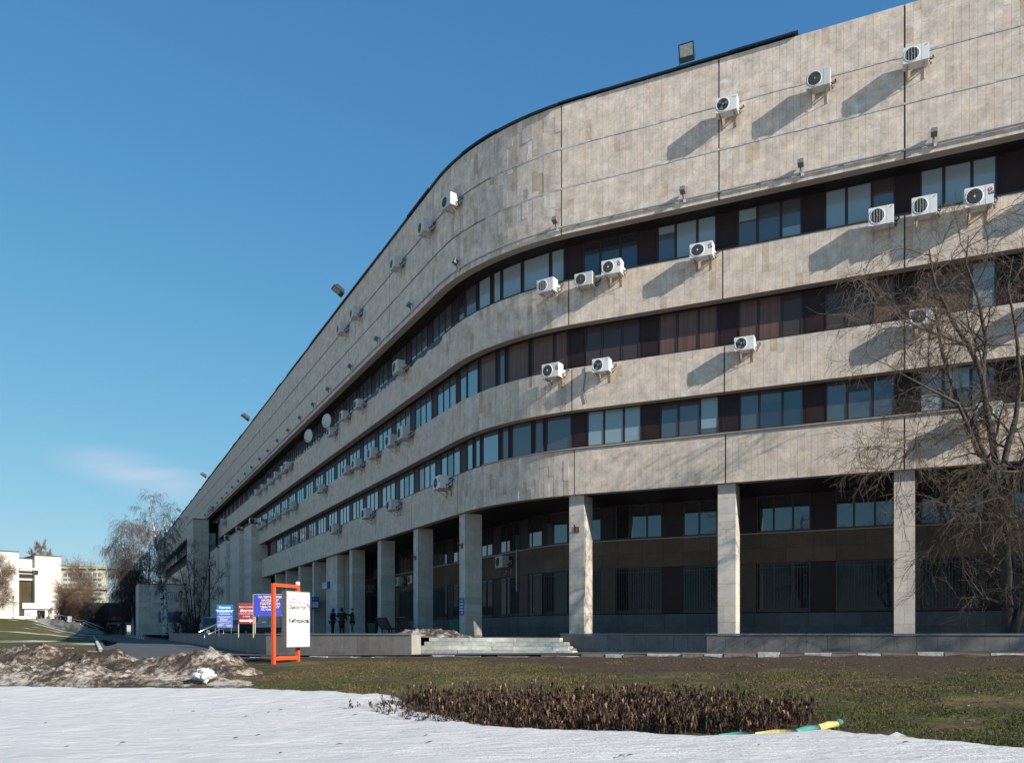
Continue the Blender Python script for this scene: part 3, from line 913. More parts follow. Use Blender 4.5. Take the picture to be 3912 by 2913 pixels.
# ------------------------------------------------------------------ air conditioners
def rrect(w, h, r, n=3):
    p = []
    for cx, cz, a0 in ((w / 2 - r, r, -90), (w / 2 - r, h - r, 0), (-w / 2 + r, h - r, 90), (-w / 2 + r, r, 180)):
        for i in range(n + 1):
            g = R(a0 + 90 * i / n); p.append((cx + r * math.cos(g), cz + r * math.sin(g)))
    return p
def make_ac(kind):
    t = thing('air_conditioner', 'white air conditioner', 'air conditioner')
    W, H, D = .80, .56, .30
    y0, y1 = -.60, -.20
    pr = rrect(W, H, .028)
    n = len(pr)
    mb = MB()
    vs_ = [(x * .985, y0, z * .985 + .004) for x, z in pr] + [(x, y0 + .014, z) for x, z in pr] + [(x, y1, z) for x, z in pr]
    fs = [tuple(range(n))]
    for k in range(2):
        fs += [(k * n + i, k * n + n + i, k * n + n + (i + 1) % n, k * n + (i + 1) % n) for i in range(n)]
    fs.append(tuple(range(3 * n - 1, 2 * n - 1, -1)))
    mb.grid(vs_, fs)
    mb.box((W * .24, y0 - .002, H / 2), (.006, .006, H * .94))
    mb.box((W / 2 + .004, y1 + .1, H * .42), (.02, .14, .22))
    mb.build('case', M['white_old'] if kind == 'old' else M['white'], t)
    cx, cz, r = -W * .16, H * .5, .225
    mb = MB(); mb.lathe((cx, y0, cz), [(r + .03, .002), (r + .022, -.016), (r, -.014), (r - .01, .01)], 24, axis='Y')
    mb.build('fan_shroud', M['white_old'] if kind == 'old' else M['white'], t)
    mb = MB(); mb.lathe((cx, y0 - .002, cz), [(r - .008, 0.), (0.001, -.001)], 24, axis='Y', smooth=False)
    if kind == 'fan':
        for k in range(3):
            a = R(120 * k + 20)
            p = []
            for rr, aa in ((.05, -.25), (.12, -.5), (.19, -.55), (.205, 0.), (.19, .35), (.10, .25)):
                p.append((cx + rr * math.cos(a + aa), y0 - .012 - .03 * abs(aa), cz + rr * math.sin(a + aa)))
            mb.face(p, 1)
        mb.lathe((cx, y0 - .02, cz), [(.05, 0), (.045, -.012), (.001, -.014)], 12, mi=1, axis='Y')
    else:
        for k in range(1, 7):
            rr = r * k / 7
            ring = [(cx + rr * math.cos(R(a)), y0 - .012, cz + rr * math.sin(R(a))) for a in range(0, 361, 20)]
            mb.tube(ring, .0035, 4, 1, cap=False)
        nb = 5 if kind == 'bars' else 8
        for k in range(nb):
            if kind == 'bars':
                xx = -r * .8 + 1.6 * r * k / (nb - 1); q = math.sqrt(max(.001, r * r - xx * xx))
                mb.box((cx + xx, y0 - .016, cz), (.014, .008, 2 * q), mi=2)
            else:
                a = R(180 * k / nb); q = r * .96
                mb.tube([(cx - q * math.cos(a), y0 - .012, cz - q * math.sin(a)), (cx + q * math.cos(a), y0 - .012, cz + q * math.sin(a))], .004, 4, 1, cap=False)
        mb.lathe((cx, y0 - .018, cz), [(.035, 0), (.03, -.008), (.001, -.009)], 10, mi=2 if kind == 'lg' else 1, axis='Y')
    mb.build('fan_grille', [M['grille'], M['fan'], M['white_old']], t)
    for x in (-.26, .26):
        mb = MB()
        mb.box((x, -.33, -.02), (.035, .60, .035)); mb.box((x, -.015, -.16), (.035, .03, .32))
        mb.tube([(x, -.02, -.30), (x, -.44, -.035)], .014, 4)
        mb.build('bracket', M['bracket'] if kind in ('fan', 'lg') else M['bracketw'], t)
    mb = MB()
    mb.tube([(W / 2 + .01, -.33, .16), (W / 2 + .09, -.30, .12), (W / 2 + .12, -.2, .20), (W / 2 + .16, -.06, .32), (W / 2 + .13, -.01, .42)], .022, 5)
    mb.tube([(W / 2 + .01, -.31, .10), (W / 2 + .07, -.27, -.03), (W / 2 + .05, -.2, .02), (W / 2 + .1, -.03, .2)], .014, 5)
    mb.build('refrigerant_pipe', M['pipe'], t)
    if kind == 'lg':
        mb = MB(); mb.lathe((W * .385, y0 - .002, H * .74), [(.062, .0), (.06, -.006), (.001, -.006)], 18, axis='Y', smooth=False)
        bdg = mb.build('round_badge', M['red'], t)
        mb = MB(); ring = [(W * .385 + .036 * math.cos(R(a)), y0 - .009, H * .74 + .036 * math.sin(R(a))) for a in range(0, 280, 20)]
        mb.tube(ring, .006, 4); mb.box((W * .385 - .004, y0 - .009, H * .74), (.01, .006, .04)); mb.build('badge_mark', M['whitetxt'], bdg)
        text('LG', .115, (W * .325, y0 - .006, H * .48), M['ink'], t, bold=.004)
    if kind == 'fan':
        text('Haier', .06, (W * .30, y0 - .006, H * .80), M['greytxt'], t)
    if kind == 'bars':
        mb = MB(); mb.face([(W * .33, y0 - .006, H * .80), (W * .42, y0 - .006, H * .86), (W * .45, y0 - .006, H * .93), (W * .36, y0 - .006, H * .88)]); mb.build('badge_mark', M['redtxt'], t)
    return t
PROTO = {k: make_ac(k) for k in ('lg', 'fan', 'bars', 'old')}
used = set(); acr = random.Random(77)
ac_rows = [   # (wording of the place, outward, [(s, z, kind, scale)])
    ('on the parapet wall above all windows', 1.31, [(-2.19, 19.77, 'old', 1), (-4.72, 19.76, 'old', 1), (-8.95, 19.71, 'old', 1), (-16.64, 19.71, 'old', 1), (-19.68, 19.74, 'old', 1), (-85.1, 16.95, 'old', 1),
        (10.11, 19.65, 'fan', 1), (13.32, 19.67, 'old', 1), (16.44, 19.63, 'bars', 1)]),
    ('below the top window row', .57, [(-10.52, 14.72, 'old', 1.1), (-18.3, 14.64, 'old', 1), (-21.72, 14.68, 'old', 1), (-25.06, 14.31, 'old', 1), (-39.59, 14.5, 'old', 1.1), (-41.45, 14.5, 'old', 1), (-44.46, 14.54, 'old', 1),
        (-47.58, 14.49, 'old', 1), (-51.07, 14.5, 'old', 1), (-54.39, 14.51, 'old', 1), (-78.64, 14.38, 'old', 1.1), (2.61, 14.62, 'bars', 1), (4.21, 14.53, 'old', .95), (5.4, 14.79, 'lg', 1.02), (9.02, 14.78, 'lg', 1.03),
        (15.35, 14.68, 'bars', 1.04), (16.71, 14.74, 'bars', 1.04), (18.34, 14.68, 'lg', 1.15), (20.9, 14.7, 'bars', 1)]),
    ('below the middle window row', .25, [(-10.6, 11.12, 'old', 1.1), (-12.8, 11.16, 'old', 1.05), (-16.35, 11.12, 'old', 1.05), (-19.67, 11.11, 'old', 1.1), (-22.22, 11.15, 'old', 1), (-29.18, 10.97, 'old', 1.1), (-39.09, 10.98, 'old', 1.1),
        (-42.45, 11.02, 'old', 1), (-46.09, 11.03, 'old', 1), (-48.75, 11.01, 'old', 1), (-52.83, 11.06, 'old', 1), (-55.17, 11.04, 'old', 1), (2.68, 11.1, 'lg', 1.05), (4.83, 11.01, 'fan', .95), (10.58, 11.05, 'fan', .98), (16.67, 11.05, 'fan', 1.0), (20.6, 11.05, 'fan', 1.0)]),
    ('below the lowest window row', 0., [(-5.67, 7.6, 'lg', 1.15), (-13.3, 7.53, 'old', 1.1), (-18.3, 7.68, 'old', 1.1), (-26.2, 7.58, 'old', 1.1), (18.69, 7.55, 'old', 1.05)]),
    ('in the shaded ground-floor recess', -3.18, []),
]
E3 = {'lg': 'with a round red badge', 'fan': 'with visible grey fan blades', 'bars': 'with a barred fan opening', 'old': ''}
def place_ac(s, z, o, kind, sc, label, group, rz=None, loc=None):
    x, y, h = FP(s, o)
    L_ = loc or (x, y, z - .28 * sc); rz = h if rz is None else rz
    if kind not in used:
        used.add(kind); t = PROTO[kind]; t.location = L_; t.rotation_euler = (0, 0, rz); t.scale = (sc,) * 3; t['label'] = label; t['group'] = group
        return t
    return copy_thing(PROTO[kind], L_, rz + acr.gauss(0, .012), label, group, (sc * acr.uniform(.93, 1.08), sc, sc * acr.uniform(.93, 1.1)))
AG = 'air conditioners hung on the facades'
for words, o, lst in ac_rows:
    left = sorted([a for a in lst if a[0] < 0], key=lambda a: -a[0]); right = sorted([a for a in lst if a[0] >= 0], key=lambda a: a[0])
    for side, ll in (('shaded', left), ('sunlit', right)):
        for i, a in enumerate(ll):
            wh = ORD[i] + ' from rounded corner'
            lab = 'white air conditioner %s, %s facade, %s' % (words.replace(' wall above all windows', ''), side, wh)
            place_ac(a[0], a[1], o, a[2], a[3], lab, AG)
for s, z, lab in ((-6.36, 3.79, 'white air conditioner beside a drain pipe on the brown recess wall'),
                  (-22.76, 3.66, 'air conditioner in the recess between the second and third columns left of the steps'),
                  (-20.09, 3.66, 'air conditioner half hidden behind the second column left of the steps'),
                  (-29.6, 3.51, 'air conditioner over the dark recess door right of the standing people')):
    place_ac(s, z, RO + .02, 'old', 1.0, lab, AG)
def on_annex(s, o, z): x, y, h = FP(s, o); return (x, y, z)
place_ac(0, 0, 0, 'old', 1.3, 'air conditioner low on the stepped stone annex above the red sign', AG, rz=HL + R(90), loc=on_annex(-57.05, 1.0 - .6, 3.0))
place_ac(0, 0, 0, 'old', 1.3, 'air conditioner side-on high on the annex edge, right of the lamp post', AG, rz=HL, loc=on_annex(-72, 1.95, 4.8))
place_ac(0, 0, 0, 'old', 1.3, 'air conditioner at the outer annex edge beside the dark stair strip', AG, rz=HL, loc=on_annex(-77, 2.15, 8.6))
for s, o, z, w in ((-59, .6, 11.7, 'highest step'), (-65, 1.1, 11.5, 'middle step'), (-71, 1.5, 11.1, 'lowest step')):
    place_ac(0, 0, 0, 'old', 1.0, 'small air conditioner standing on the %s of the stone annex' % w, AG, rz=HL + R(90), loc=on_annex(s, o, z + .1))

# drain pipe next to the recess unit
mb = MB(); x, y, h = FP(-5.3, RO + .09)
mb.tube([(x, y, 2.2), (x, y, 4.4)], .04, 6); tag(mb.build('drain_pipe', M['white_old']), 'pale drain pipe on the recess wall beside an air conditioner', 'pipe')
# loose cable hanging on the sunlit middle band
mb = MB(); mb.tube([F3(3.95, .27, 11.2), F3(3.97, .30, 10.8), F3(3.9, .29, 10.3), F3(4.03, .29, 9.7)], .02, 5)
tag(mb.build('hanging_cable', M['grey']), 'thin grey cable dangling on the middle band near the corner', 'cable')

# satellite dishes
def make_dish():
    t = thing('satellite_dish', 'dish', 'satellite dish')
    mb = MB(); Mx = Matrix.Rotation(R(-18), 3, 'X') @ Matrix.Rotation(R(35), 3, 'Z')
    mb.lathe((0, -.75, .45), [(.001, .0), (.2, -.02), (.4, -.08), (.5, -.13), (.5, -.11), (.4, -.06), (.001, .02)], 24, axis='Y', M=Matrix.Rotation(R(25), 3, 'Z'))
    mb.build('reflector', M['white_old'], t)
    mb = MB(); mb.tube([(0, -.75, .0), (.12, -1.2, .15)], .018, 5); mb.lathe((.12, -1.22, .15), [(.04, -.05), (.045, .05), (.001, .06)], 8, axis='Y'); mb.build('feed_arm', M['black'], t)
    mb = MB(); mb.tube([(0, 0, .2), (0, -.5, .2), (0, -.72, .42)], .025, 5); mb.box((0, -.01, .2), (.16, .03, .25)); mb.build('wall_mount', M['grey'], t)
    return t
ds = make_dish()
x, y, h = FP(-24.6, .57); ds.location = (x, y, 14.5); ds.rotation_euler = (0, 0, h)
ds['label'] = 'round white satellite dish just above an air conditioner on the shaded facade'; ds['group'] = 'satellite dishes'
x, y, h = FP(-30.0, .57); copy_thing(ds, (x, y, 14.6), h, 'round white satellite dish further left with no air conditioner under it', 'satellite dishes')

# facade lamps above the conduit
def make_flamp():
    t = thing('facade_lamp', 'lamp', 'lamp')
    mb = MB(); Mx = Matrix.Rotation(R(-24), 3, 'X')
    mb.box((0, -.2, .27), (.20, .22, .20), M=Mx); mb.build('lamp_head', M['grey'], t)
    mb = MB(); mb.tube([(0, -.02, 0), (0, -.12, .05), (0, -.18, .18)], .014, 5); mb.tube([(.03, -.05, -.1), (-.05, -.09, -.05), (-.04, -.1, .08), (0, -.15, .2)], .011, 4)
    mb.build('arm', M['black'], t)
    mb = MB(); mb.box((.04, -.05, -.09), (.09, .08, .11)); mb.build('junction_box', M['white_old'], t)
    return t
fl = make_flamp(); first = True
lg_ = 'small lamps along the parapet conduit'
rl = [3.2, 8.4, 12.7, 17.0, 21.3]; ll = [-2.0, -7.4, -12.9, -18.4, -23.9, -28.2, -32.5, -36.9, -41.2, -45.6, -49.8, -54.3, -58.3, -62.8, -67.2, -71.5, -75.7, -80.0, -84.4, -88.5, -92.7]
for side, lst in (('sunlit', rl), ('shaded', ll)):
    for i, s in enumerate(lst):
        x, y, h = FP(s, 1.33)
        lab = 'small grey lamp above the parapet conduit, %s facade, %s from the rounded corner' % (side, ORD[i])
        if first: fl.location = (x, y, 16.74); fl.rotation_euler = (0, 0, h); fl['label'] = lab; fl['group'] = lg_; first = False
        else: copy_thing(fl, (x, y, 16.74), h, lab, lg_)

# roof floodlights
def make_flood():
    t = thing('floodlight', 'flood', 'floodlight')
    T = Matrix.Rotation(R(18), 3, 'X')
    mb = MB()
    def tr(p): return T @ Vector(p) + Vector((0, -.05, .18))
    w, d_ = .30, .14
    fr = [tr((-w, -.1, 0)), tr((w, -.1, 0)), tr((w, -.1, .66)), tr((-w, -.1, .66))]; bk = [tr((-w * .7, .14, .1)), tr((w * .7, .14, .1)), tr((w * .7, .14, .55)), tr((-w * .7, .14, .55))]
    mb.grid(fr + bk, ((0, 1, 2, 3), (1, 5, 6, 2), (4, 0, 3, 7), (3, 2, 6, 7), (4, 5, 1, 0), (7, 6, 5, 4)))
    mb.build('housing', M['black'], t)
    mb = MB(); mb.face([tr((-w + .05, -.106, .2)), tr((w - .05, -.106, .2)), tr((w - .05, -.106, .61)), tr((-w + .05, -.106, .61))])
    mb.build('lens', M['lampglass'], t)
    mb = MB()
    for x in (-w - .02, w + .02): mb.tube([(x, 0, -.1), tr((x, .02, .3))], .014, 4)
    mb.build('yoke', M['grey'], t)
    return t
fd = make_flood(); fg = 'floodlights on the roof edge'
x, y, h = FP(8.5, 1.1); fd.location = (x, y, ROOF + .12); fd.rotation_euler = (0, 0, h); fd['label'] = 'black floodlight on the roof edge above the sunlit facade'; fd['group'] = fg
for i, (s, k) in enumerate(((-19.7, 1.25), (-55.1, 1.4), (-90.2, 1.4), (-127, 1.5), (-152, 1.5))):
    x, y, h = FP(s, 1.35); c = copy_thing(fd, (x, y, ROOF + .1), h, 'floodlight leaning out from the roof edge, %s one left of the rounded corner' % ORD[i], fg, k)
    c.rotation_euler = (R(38), 0, h)

# flag holders and plates on the columns
def flag_holder(s, z, label, first=[None]):
    x, y, h = FP(s, -.248)
    if first[0] is None:
        t = thing('flag_holder', label, 'flag holder', (x, y, z), h, 'flag holders on the columns')
        mb = MB(); mb.box((0, -.015, 0), (.25, .03, .25)); mb.build('plate', M['rustplate'], t)
        mb = MB(); mb.tube([(0, -.03, -.02), (0, -.26, .18)], [.035, .03], 8); mb.build('socket', M['rustplate'], t); first[0] = t; return t
    return copy_thing(first[0], (x, y, z), h, label)
M['rustplate'] = mat('rusty_brown_plate', (.17, .065, .03), .7, var=.3, vscale=14)
flag_holder(3.36, 4.45, 'rusty brown flag holder on the broad sunlit column nearest the corner')
flag_holder(-4.62, 4.35, 'rusty flag holder on the column just left of the steps')
flag_holder(-11.2, 4.3, 'rusty flag holder on the second column left of the steps')
x, y, h = FP(-4.62, -.246)
t = thing('blue_plate', 'blue plate with white lines on the column left of the steps', 'sign', (x, y, 0), h)
mb = MB(); mb.box((0, -.012, 1.34), (.52, .024, .84)); mb.build('board', M['blue'], t)
mb = MB()
for i, w in enumerate((.2, .38, .3, .40)): mb.box((0, -.027, 1.62 - i * .15), (w, .006, .05))
mb.box((.0, -.027, 1.04), (.22, .006, .03)); mb.face([(.08, -.03, 1.10), (.17, -.03, 1.04), (.08, -.03, .98)]); mb.build('print', M['whitetxt'], t)

# red stencil on the dark base
x, y, h = FP(12.2, RO + .034)
t = thing('red_stencil', 'small red hydrant number stencilled on the dark base wall', 'stencil', (x, y, 0), h)
text('ПК-12', .14, (0, -.002, .62), M['stencil'], t); text('1.80', .14, (.06, -.002, .42), M['stencil'], t)

# ------------------------------------------------------------------ ground
def lerp_pts(pts, x):
    if x <= pts[0][0]: return pts[0][1]
    for (a, b), (c, d_) in zip(pts[:-1], pts[1:]):
        if x <= c: return b + (d_ - b) * (x - a) / (c - a)
    return pts[-1][1]
def smooth(x): x = min(1, max(0, x)); return x * x * (3 - 2 * x)
FD = [(-60, -1.75), (0, -1.62), (7, -1.56), (12, -1.50), (16, -1.22), (21, -.98), (26, -.84), (60, -.84)]
RB = [(30, -.95), (34.5, -.95), (70, -.69), (142, -.30), (250, -.2), (1500, 0)]
def TD(x, y): return (.905 * x - .4255 * y, .4255 * x + .905 * y)
def XY(t, d_): return (.905 * t + .4255 * d_, -.4255 * t + .905 * d_)
def road_left(y): return .7 - .512 * y
def gz(x, y):
    t, d_ = TD(x, y)
    z = lerp_pts(FD, d_) + .016 * min(25, max(-14, x))
    w = smooth((y - 32) / 7) * smooth((-x - 1) / 4) if x < 0 else 0
    w = max(w, smooth((y - 45) / 10))
    if w > 0:
        zr = lerp_pts(RB, y)
        e = road_left(y) - x
        if e > 0 and y > 40: zr += 2.75 * smooth(e / 13.) * smooth((y - 62) / 72.) * (1 + min(1, max(0, e - 30) / 60) * .6)
        z = z * (1 - w) + zr * w
    return z
SE = [(-60, 15), (-23.5, 14.9), (-14, 15.5), (-9.9, 14.9), (-8.6, 13.7), (-6.8, 12.65), (-5.6, 11.85), (-3, 11.65), (-1.9, 11.85), (-1, 12.6), (0, 12.2), (1.4, 11.7), (5, 10.6), (12, 9), (30, 7)]
def snow_sd(x, y):
    t, d_ = TD(x, y)
    return lerp_pts(SE, t) - d_
def mud0(t): return 22.9 - 3.0 * smooth((t + 14) / 8.)
def nz(x, y, s, k=0): return noise.noise(Vector((x * s, y * s, 3.7 + k)))
BC, BA, BB = (-5.29, 13.25), 4.15, 1.62
def in_bed(t, d_): return ((t - BC[0]) / BA) ** 2 + ((d_ - BC[1]) / BB) ** 2
def axis(parts):
    out = [parts[0][0]]
    for a, b, st in parts:
        n = max(1, round((b - a) / st)); out += [a + (b - a) * (i + 1) / n for i in range(n)]
    return out
xs = axis([(-1600, -400, 200), (-400, -140, 20), (-140, -40, 3), (-40, -17, 1.0), (-17, 22, .15), (22, 40, 1), (40, 160, 12), (160, 1600, 180)])
ys = axis([(-600, -60, 90), (-60, 5, 5), (5, 8, .5), (8, 33, .15), (33, 60, 1.2), (60, 200, 3), (200, 400, 20), (400, 1600, 150)])
gv = []; zone = []
for y in ys:
    for x in xs:
        z = gz(x, y); sd = -1. if -.66 * y - 3 < x or y > 62 else 1.; mud = 0.  # full snow out of view on the left, added to bounce light onto the facade
        if (-20 < x < 26 and 4 < y < 34 or (y <= 8)) and sd < 0:
            sd = snow_sd(x, y) + .22 * nz(x, y, .9) + .10 * nz(x, y, 2.7, 5) + .05 * nz(x, y, 6, 9)
            t, d_ = TD(x, y)
            if t > -1.6 and -1.7 < sd < 0: sd += .75 * max(0, nz(x * .55, y * 2.2, 1.0, 12) - .18) * 3 * smooth((t + 1.6) / 1.0)
            z += .018 * nz(x, y, 1.1, 2) + .012 * nz(x, y, 3.3, 4)
            s_ = smooth((sd + .02) / .35)
            z += s_ * (.07 + .02 * nz(x, y, .5, 7) + .010 * nz(x * .6, y * 1.5, 2.6, 8))
            b = in_bed(t, d_)
            if b < 1.3 and sd < .5: z -= .05 * smooth((1.3 - b) / .4)
            z += .05 * smooth((d_ - 24.4) / 1.2) * max(0, .4 + 1.6 * nz(x, y, 1.7, 6)) * (d_ < 26.1)
            mud = smooth((d_ - mud0(t) + nz(x, y, .6, 3) * 2.4 + nz(x, y, 2.1, 4) * .8) / 1.6) + .75 * smooth((1.25 - b) / .3) + .5 * max(0, 1 - abs(sd) / .5) * (sd < 0)
            if t > -1.5 and d_ < 14.5: mud += .6 * smooth((.9 + sd) / .8)
        gv.append((x, y, z)); zone.append((min(1, max(0, .5 + sd * .5)), min(1, mud), 1. if y > 40 else 0., 1.))
nx = len(xs)
fs = [(j * nx + i, j * nx + i + 1, (j + 1) * nx + i + 1, (j + 1) * nx + i) for j in range(len(ys) - 1) for i in range(nx - 1)]
gm = bpy.data.meshes.new('ground'); gm.from_pydata(gv, [], fs)
at = gm.attributes.new('zone', 'FLOAT_COLOR', 'POINT'); at.data.foreach_set('color', [c for q in zone for c in q])
gm.polygons.foreach_set('use_smooth', [True] * len(fs))

def ground_mat():
    m = bpy.data.materials.new('lawn_and_snow'); m.use_nodes = True
    nt = m.node_tree; N = nt.nodes.new; L = nt.links.new; b = nt.nodes['Principled BSDF']
    g = N('ShaderNodeNewGeometry'); at = N('ShaderNodeAttribute'); at.attribute_name = 'zone'
    sp = N('ShaderNodeSeparateColor'); L(at.outputs['Color'], sp.inputs[0])
    def nzz(sc, det=5, rg=.6, st=None, ds_=0.):
        n = N('ShaderNodeTexNoise'); n.inputs['Scale'].default_value = sc; n.inputs['Detail'].default_value = det; n.inputs['Roughness'].default_value = rg; n.inputs['Distortion'].default_value = ds_
        if st:
            q = N('ShaderNodeMapping'); q.inputs['Scale'].default_value = st; q.inputs['Rotation'].default_value = (0, 0, R(-14)); L(g.outputs['Position'], q.inputs['Vector']); L(q.outputs[0], n.inputs['Vector'])
        else: L(g.outputs['Position'], n.inputs['Vector'])
        return n.outputs['Fac']
    def rng(x, a, bb, c, d_):
        r = N('ShaderNodeMapRange'); r.inputs['From Min'].default_value = a; r.inputs['From Max'].default_value = bb; r.inputs['To Min'].default_value = c; r.inputs['To Max'].default_value = d_
        L(x, r.inputs['Value']); return r.outputs[0]
    def mix(f, a, bb, mode='MIX'):
        u = N('ShaderNodeMixRGB'); u.blend_type = mode
        for s_, v in (('Fac', f), ('Color1', a), ('Color2', bb)):
            if isinstance(v, tuple): u.inputs[s_].default_value = (*v, 1)
            elif isinstance(v, float): u.inputs[s_].default_value = v
            else: L(v, u.inputs[s_])
        return u.outputs[0]
    def math_(op, a, bb):
        k = N('ShaderNodeMath'); k.operation = op
        for i, v in enumerate((a, bb)):
            if isinstance(v, float): k.inputs[i].default_value = v
            else: L(v, k.inputs[i])
        return k.outputs[0]
    soil = mix(rng(nzz(9, 6, .7), .35, .65, 0, 1), (.05, .034, .024), (.105, .076, .053))
    dry = mix(rng(nzz(14, 5, .7), .3, .7, 0, 1), (.12, .092, .036), (.20, .155, .072))
    gr = mix(rng(nzz(6, 5, .7), .35, .65, 0, 1), (.038, .050, .012), (.085, .092, .024))
    lawn = mix(rng(nzz(.42, 5, .65), .44, .56, 0, 1), dry, gr)
    lawn = mix(rng(nzz(1.6, 6, .72), .44, .58, 0, .85), lawn, soil)
    lawn = mix(sp.outputs[1], lawn, soil)
    farl = mix(rng(nzz(.06, 5, .6, (1, .6, 1)), .4, .62, 0, 1), (.13, .105, .035), (.075, .08, .022))
    lawn = mix(sp.outputs[2], lawn, farl)
    fsn = math_('MULTIPLY', rng(nzz(.085, 6, .65, (1, 1.0, 1)), .545, .575, 0, 1), sp.outputs[2])
    sn = mix(rng(nzz(2.3, 6, .7, (.5, 1.6, 1)), .35, .68, 0, 1), (.67, .64, .605), (.80, .765, .72))
    sn = mix(rng(nzz(55, 3, .8), .60, .72, 0, .35), sn, (.33, .32, .30))
    sf = math_('ADD', sp.outputs[0], math_('MULTIPLY', math_('SUBTRACT', nzz(5, 7, .75), .5), .5))
    sfac = rng(sf, .478, .535, 0, 1)
    edge = rng(sf, .50, .66, .62, 1)
    sn = mix(edge, mix(1., sn, (.50, .46, .42), 'MULTIPLY'), sn)
    sall = math_('MAXIMUM', sfac, math_('MULTIPLY', fsn, .9))
    c = mix(sall, lawn, sn)
    L(c, b.inputs['Base Color'])
    b.inputs['Specular IOR Level'].default_value = .15
    L(rng(sall, 0, 1, .9, .6), b.inputs['Roughness'])
    h1 = math_('ADD', math_('MULTIPLY', nzz(24, 6, .75), 1.), math_('MULTIPLY', nzz(4, 5, .65, (.6, 1.5, 1)), 3.2))
    bp = N('ShaderNodeBump'); bp.inputs['Strength'].default_value = .75; bp.inputs['Distance'].default_value = .035
    L(h1, bp.inputs['Height']); L(bp.outputs[0], b.inputs['Normal'])
    return m
gm.materials.append(ground_mat())
tag(put('ground', gm), kind='structure')

# road between the lawn and the low wall, running away to the underpass; paved strip along the walls
def sheet(name, rows, mt, lift, kind='structure'):
    n = len(rows[0]); v = [(x, y, gz(x, y) + lift) for r_ in rows for x, y in r_]
    f = [(j * n + i, j * n + i + 1, (j + 1) * n + i + 1, (j + 1) * n + i) for j in range(len(rows) - 1) for i in range(n - 1)]
    me = bpy.data.meshes.new(name); me.from_pydata(v, [], f); me.materials.append(mt)
    me.polygons.foreach_set('use_smooth', [True] * len(f))
    return tag(put(name, me), kind=kind)
rows = []
for i in range(70):
    y = 27.5 + i * 2.4 if i < 66 else 27.5 + 65 * 2.4 + (i - 65) * 12
    a, b = road_left(y), 5.6 - .512 * y + 3.
    if y < 33.5: b = min(b, -10.0)
    rows.append([(a + (b - a) * k / 10, y) for k in range(11)])
sheet('road', rows, M['asphalt'], .03)
rows = []
for i in range(60):
    t = -26 + i * .9
    rows.append([XY(t, d_) for d_ in (26.15, 27, 28, 29.5, 31)])
sheet('pavement', rows, M['asphalt'], .10)
# puddle of meltwater by the kerb
mw = mat('puddle_water', (.02, .025, .03), .03, spec=.9)
rows = []
for i in range(12):
    y = 52 + i * 2.2; w = 1.0 * math.sin(math.pi * (i + .3) / 12) + .15
    rows.append([(road_left(y) + .25 + w * k / 3, y) for k in range(4)])
tag(sheet('puddle', rows, mw, .045), kind='structure')

# terrace
tv = [XY(34, 28.25), (6.4, 28.0), (2.25, 33.1)]
mb = MB()
poly = [XY(40, 28.3), XY(-5.7, 28.3), (2.1, 32.45), XY(-11.8, 29.9), XY(-17.9, 29.75), (-4.2, 32.4), (-10.35, 34.7), (-36, 84.9), (-62, 135.5), (-40, 146), (-20, 95), (2, 52), (40, 34)]
mb.face([(x, y, -.17) for x, y in poly])
tag(mb.build('terrace', M['paving']), kind='structure')

# low granite walls: slabs with open joints and a thin coping
def low_wall(label, p0, p1, th, zb, slab_w, rows=1, rend=False):
    p0 = Vector((*p0, 0)); p1 = Vector((*p1, 0)); W = (p1 - p0).length; rz = math.atan2(p1.y - p0.y, p1.x - p0.x)
    t = thing('granite_wall', label, 'wall', p0, rz)
    mb = MB(); mb.box((W / 2, th / 2 + .03, (zb - .06) / 2), (W - .04, th - .06, -.06 - zb)); mb.build('wall_core', M['mortar'], t)
    mb = MB(); mb.box((W / 2, th / 2, -.027), (W + .05, th + .07, .05)); mb.build('coping', M['granite_cap'], t)
    x = 0
    while x < W - .02:
        w = slab_w * rs.uniform(.92, 1.08)
        if W - x - w < .25: w = W - x
        zs = [zb, -.056] if rows == 1 else [zb, zb + (-.05 - zb) * .42, -.056]
        for a, b in zip(zs[:-1], zs[1:]):
            v = rs.gauss(1, .07); m_ = MB(); m_.box((x + w / 2, .02 + rs.gauss(0, .0015), (a + b) / 2), (w - .008, .04, b - a - .006), tint=(v, v, v))
            m_.build('granite_slab', M['granite'], t)
        x += w
    if rend:
        m_ = MB(); m_.box((W + .012, th / 2, (zb - .056) / 2), (.024, th - .006, -.056 - zb), tint=(1.9, 1.9, 1.85)); m_.build('granite_slab', M['granite'], t)  # end slab tinted lighter, sunlight painted into its colour
    return t
M['granite_cap'] = mat('granite_coping', (.20, .20, .195), .5, var=.15, vscale=5)
low_wall('long low granite wall in front of the columns right of the steps', (6.57, 27.85), XY(38, 28.0), .4, -1.0, .62)
low_wall('short shaded granite wall slanting back from the steps to the long wall', (1.9, 32.2), (6.55, 27.87), .4, -1.1, .55)
low_wall('granite wall left of the steps, its end face tinted as sunlit', (-10.3, 34.5), (-3.85, 31.47), .67, -1.25, .58, 2, True)
low_wall('shaded granite wall running away along the road behind the advertising signs', (-32.0, 76.9), (-10.32, 34.53), .35, -1.25, 1.1, 2)

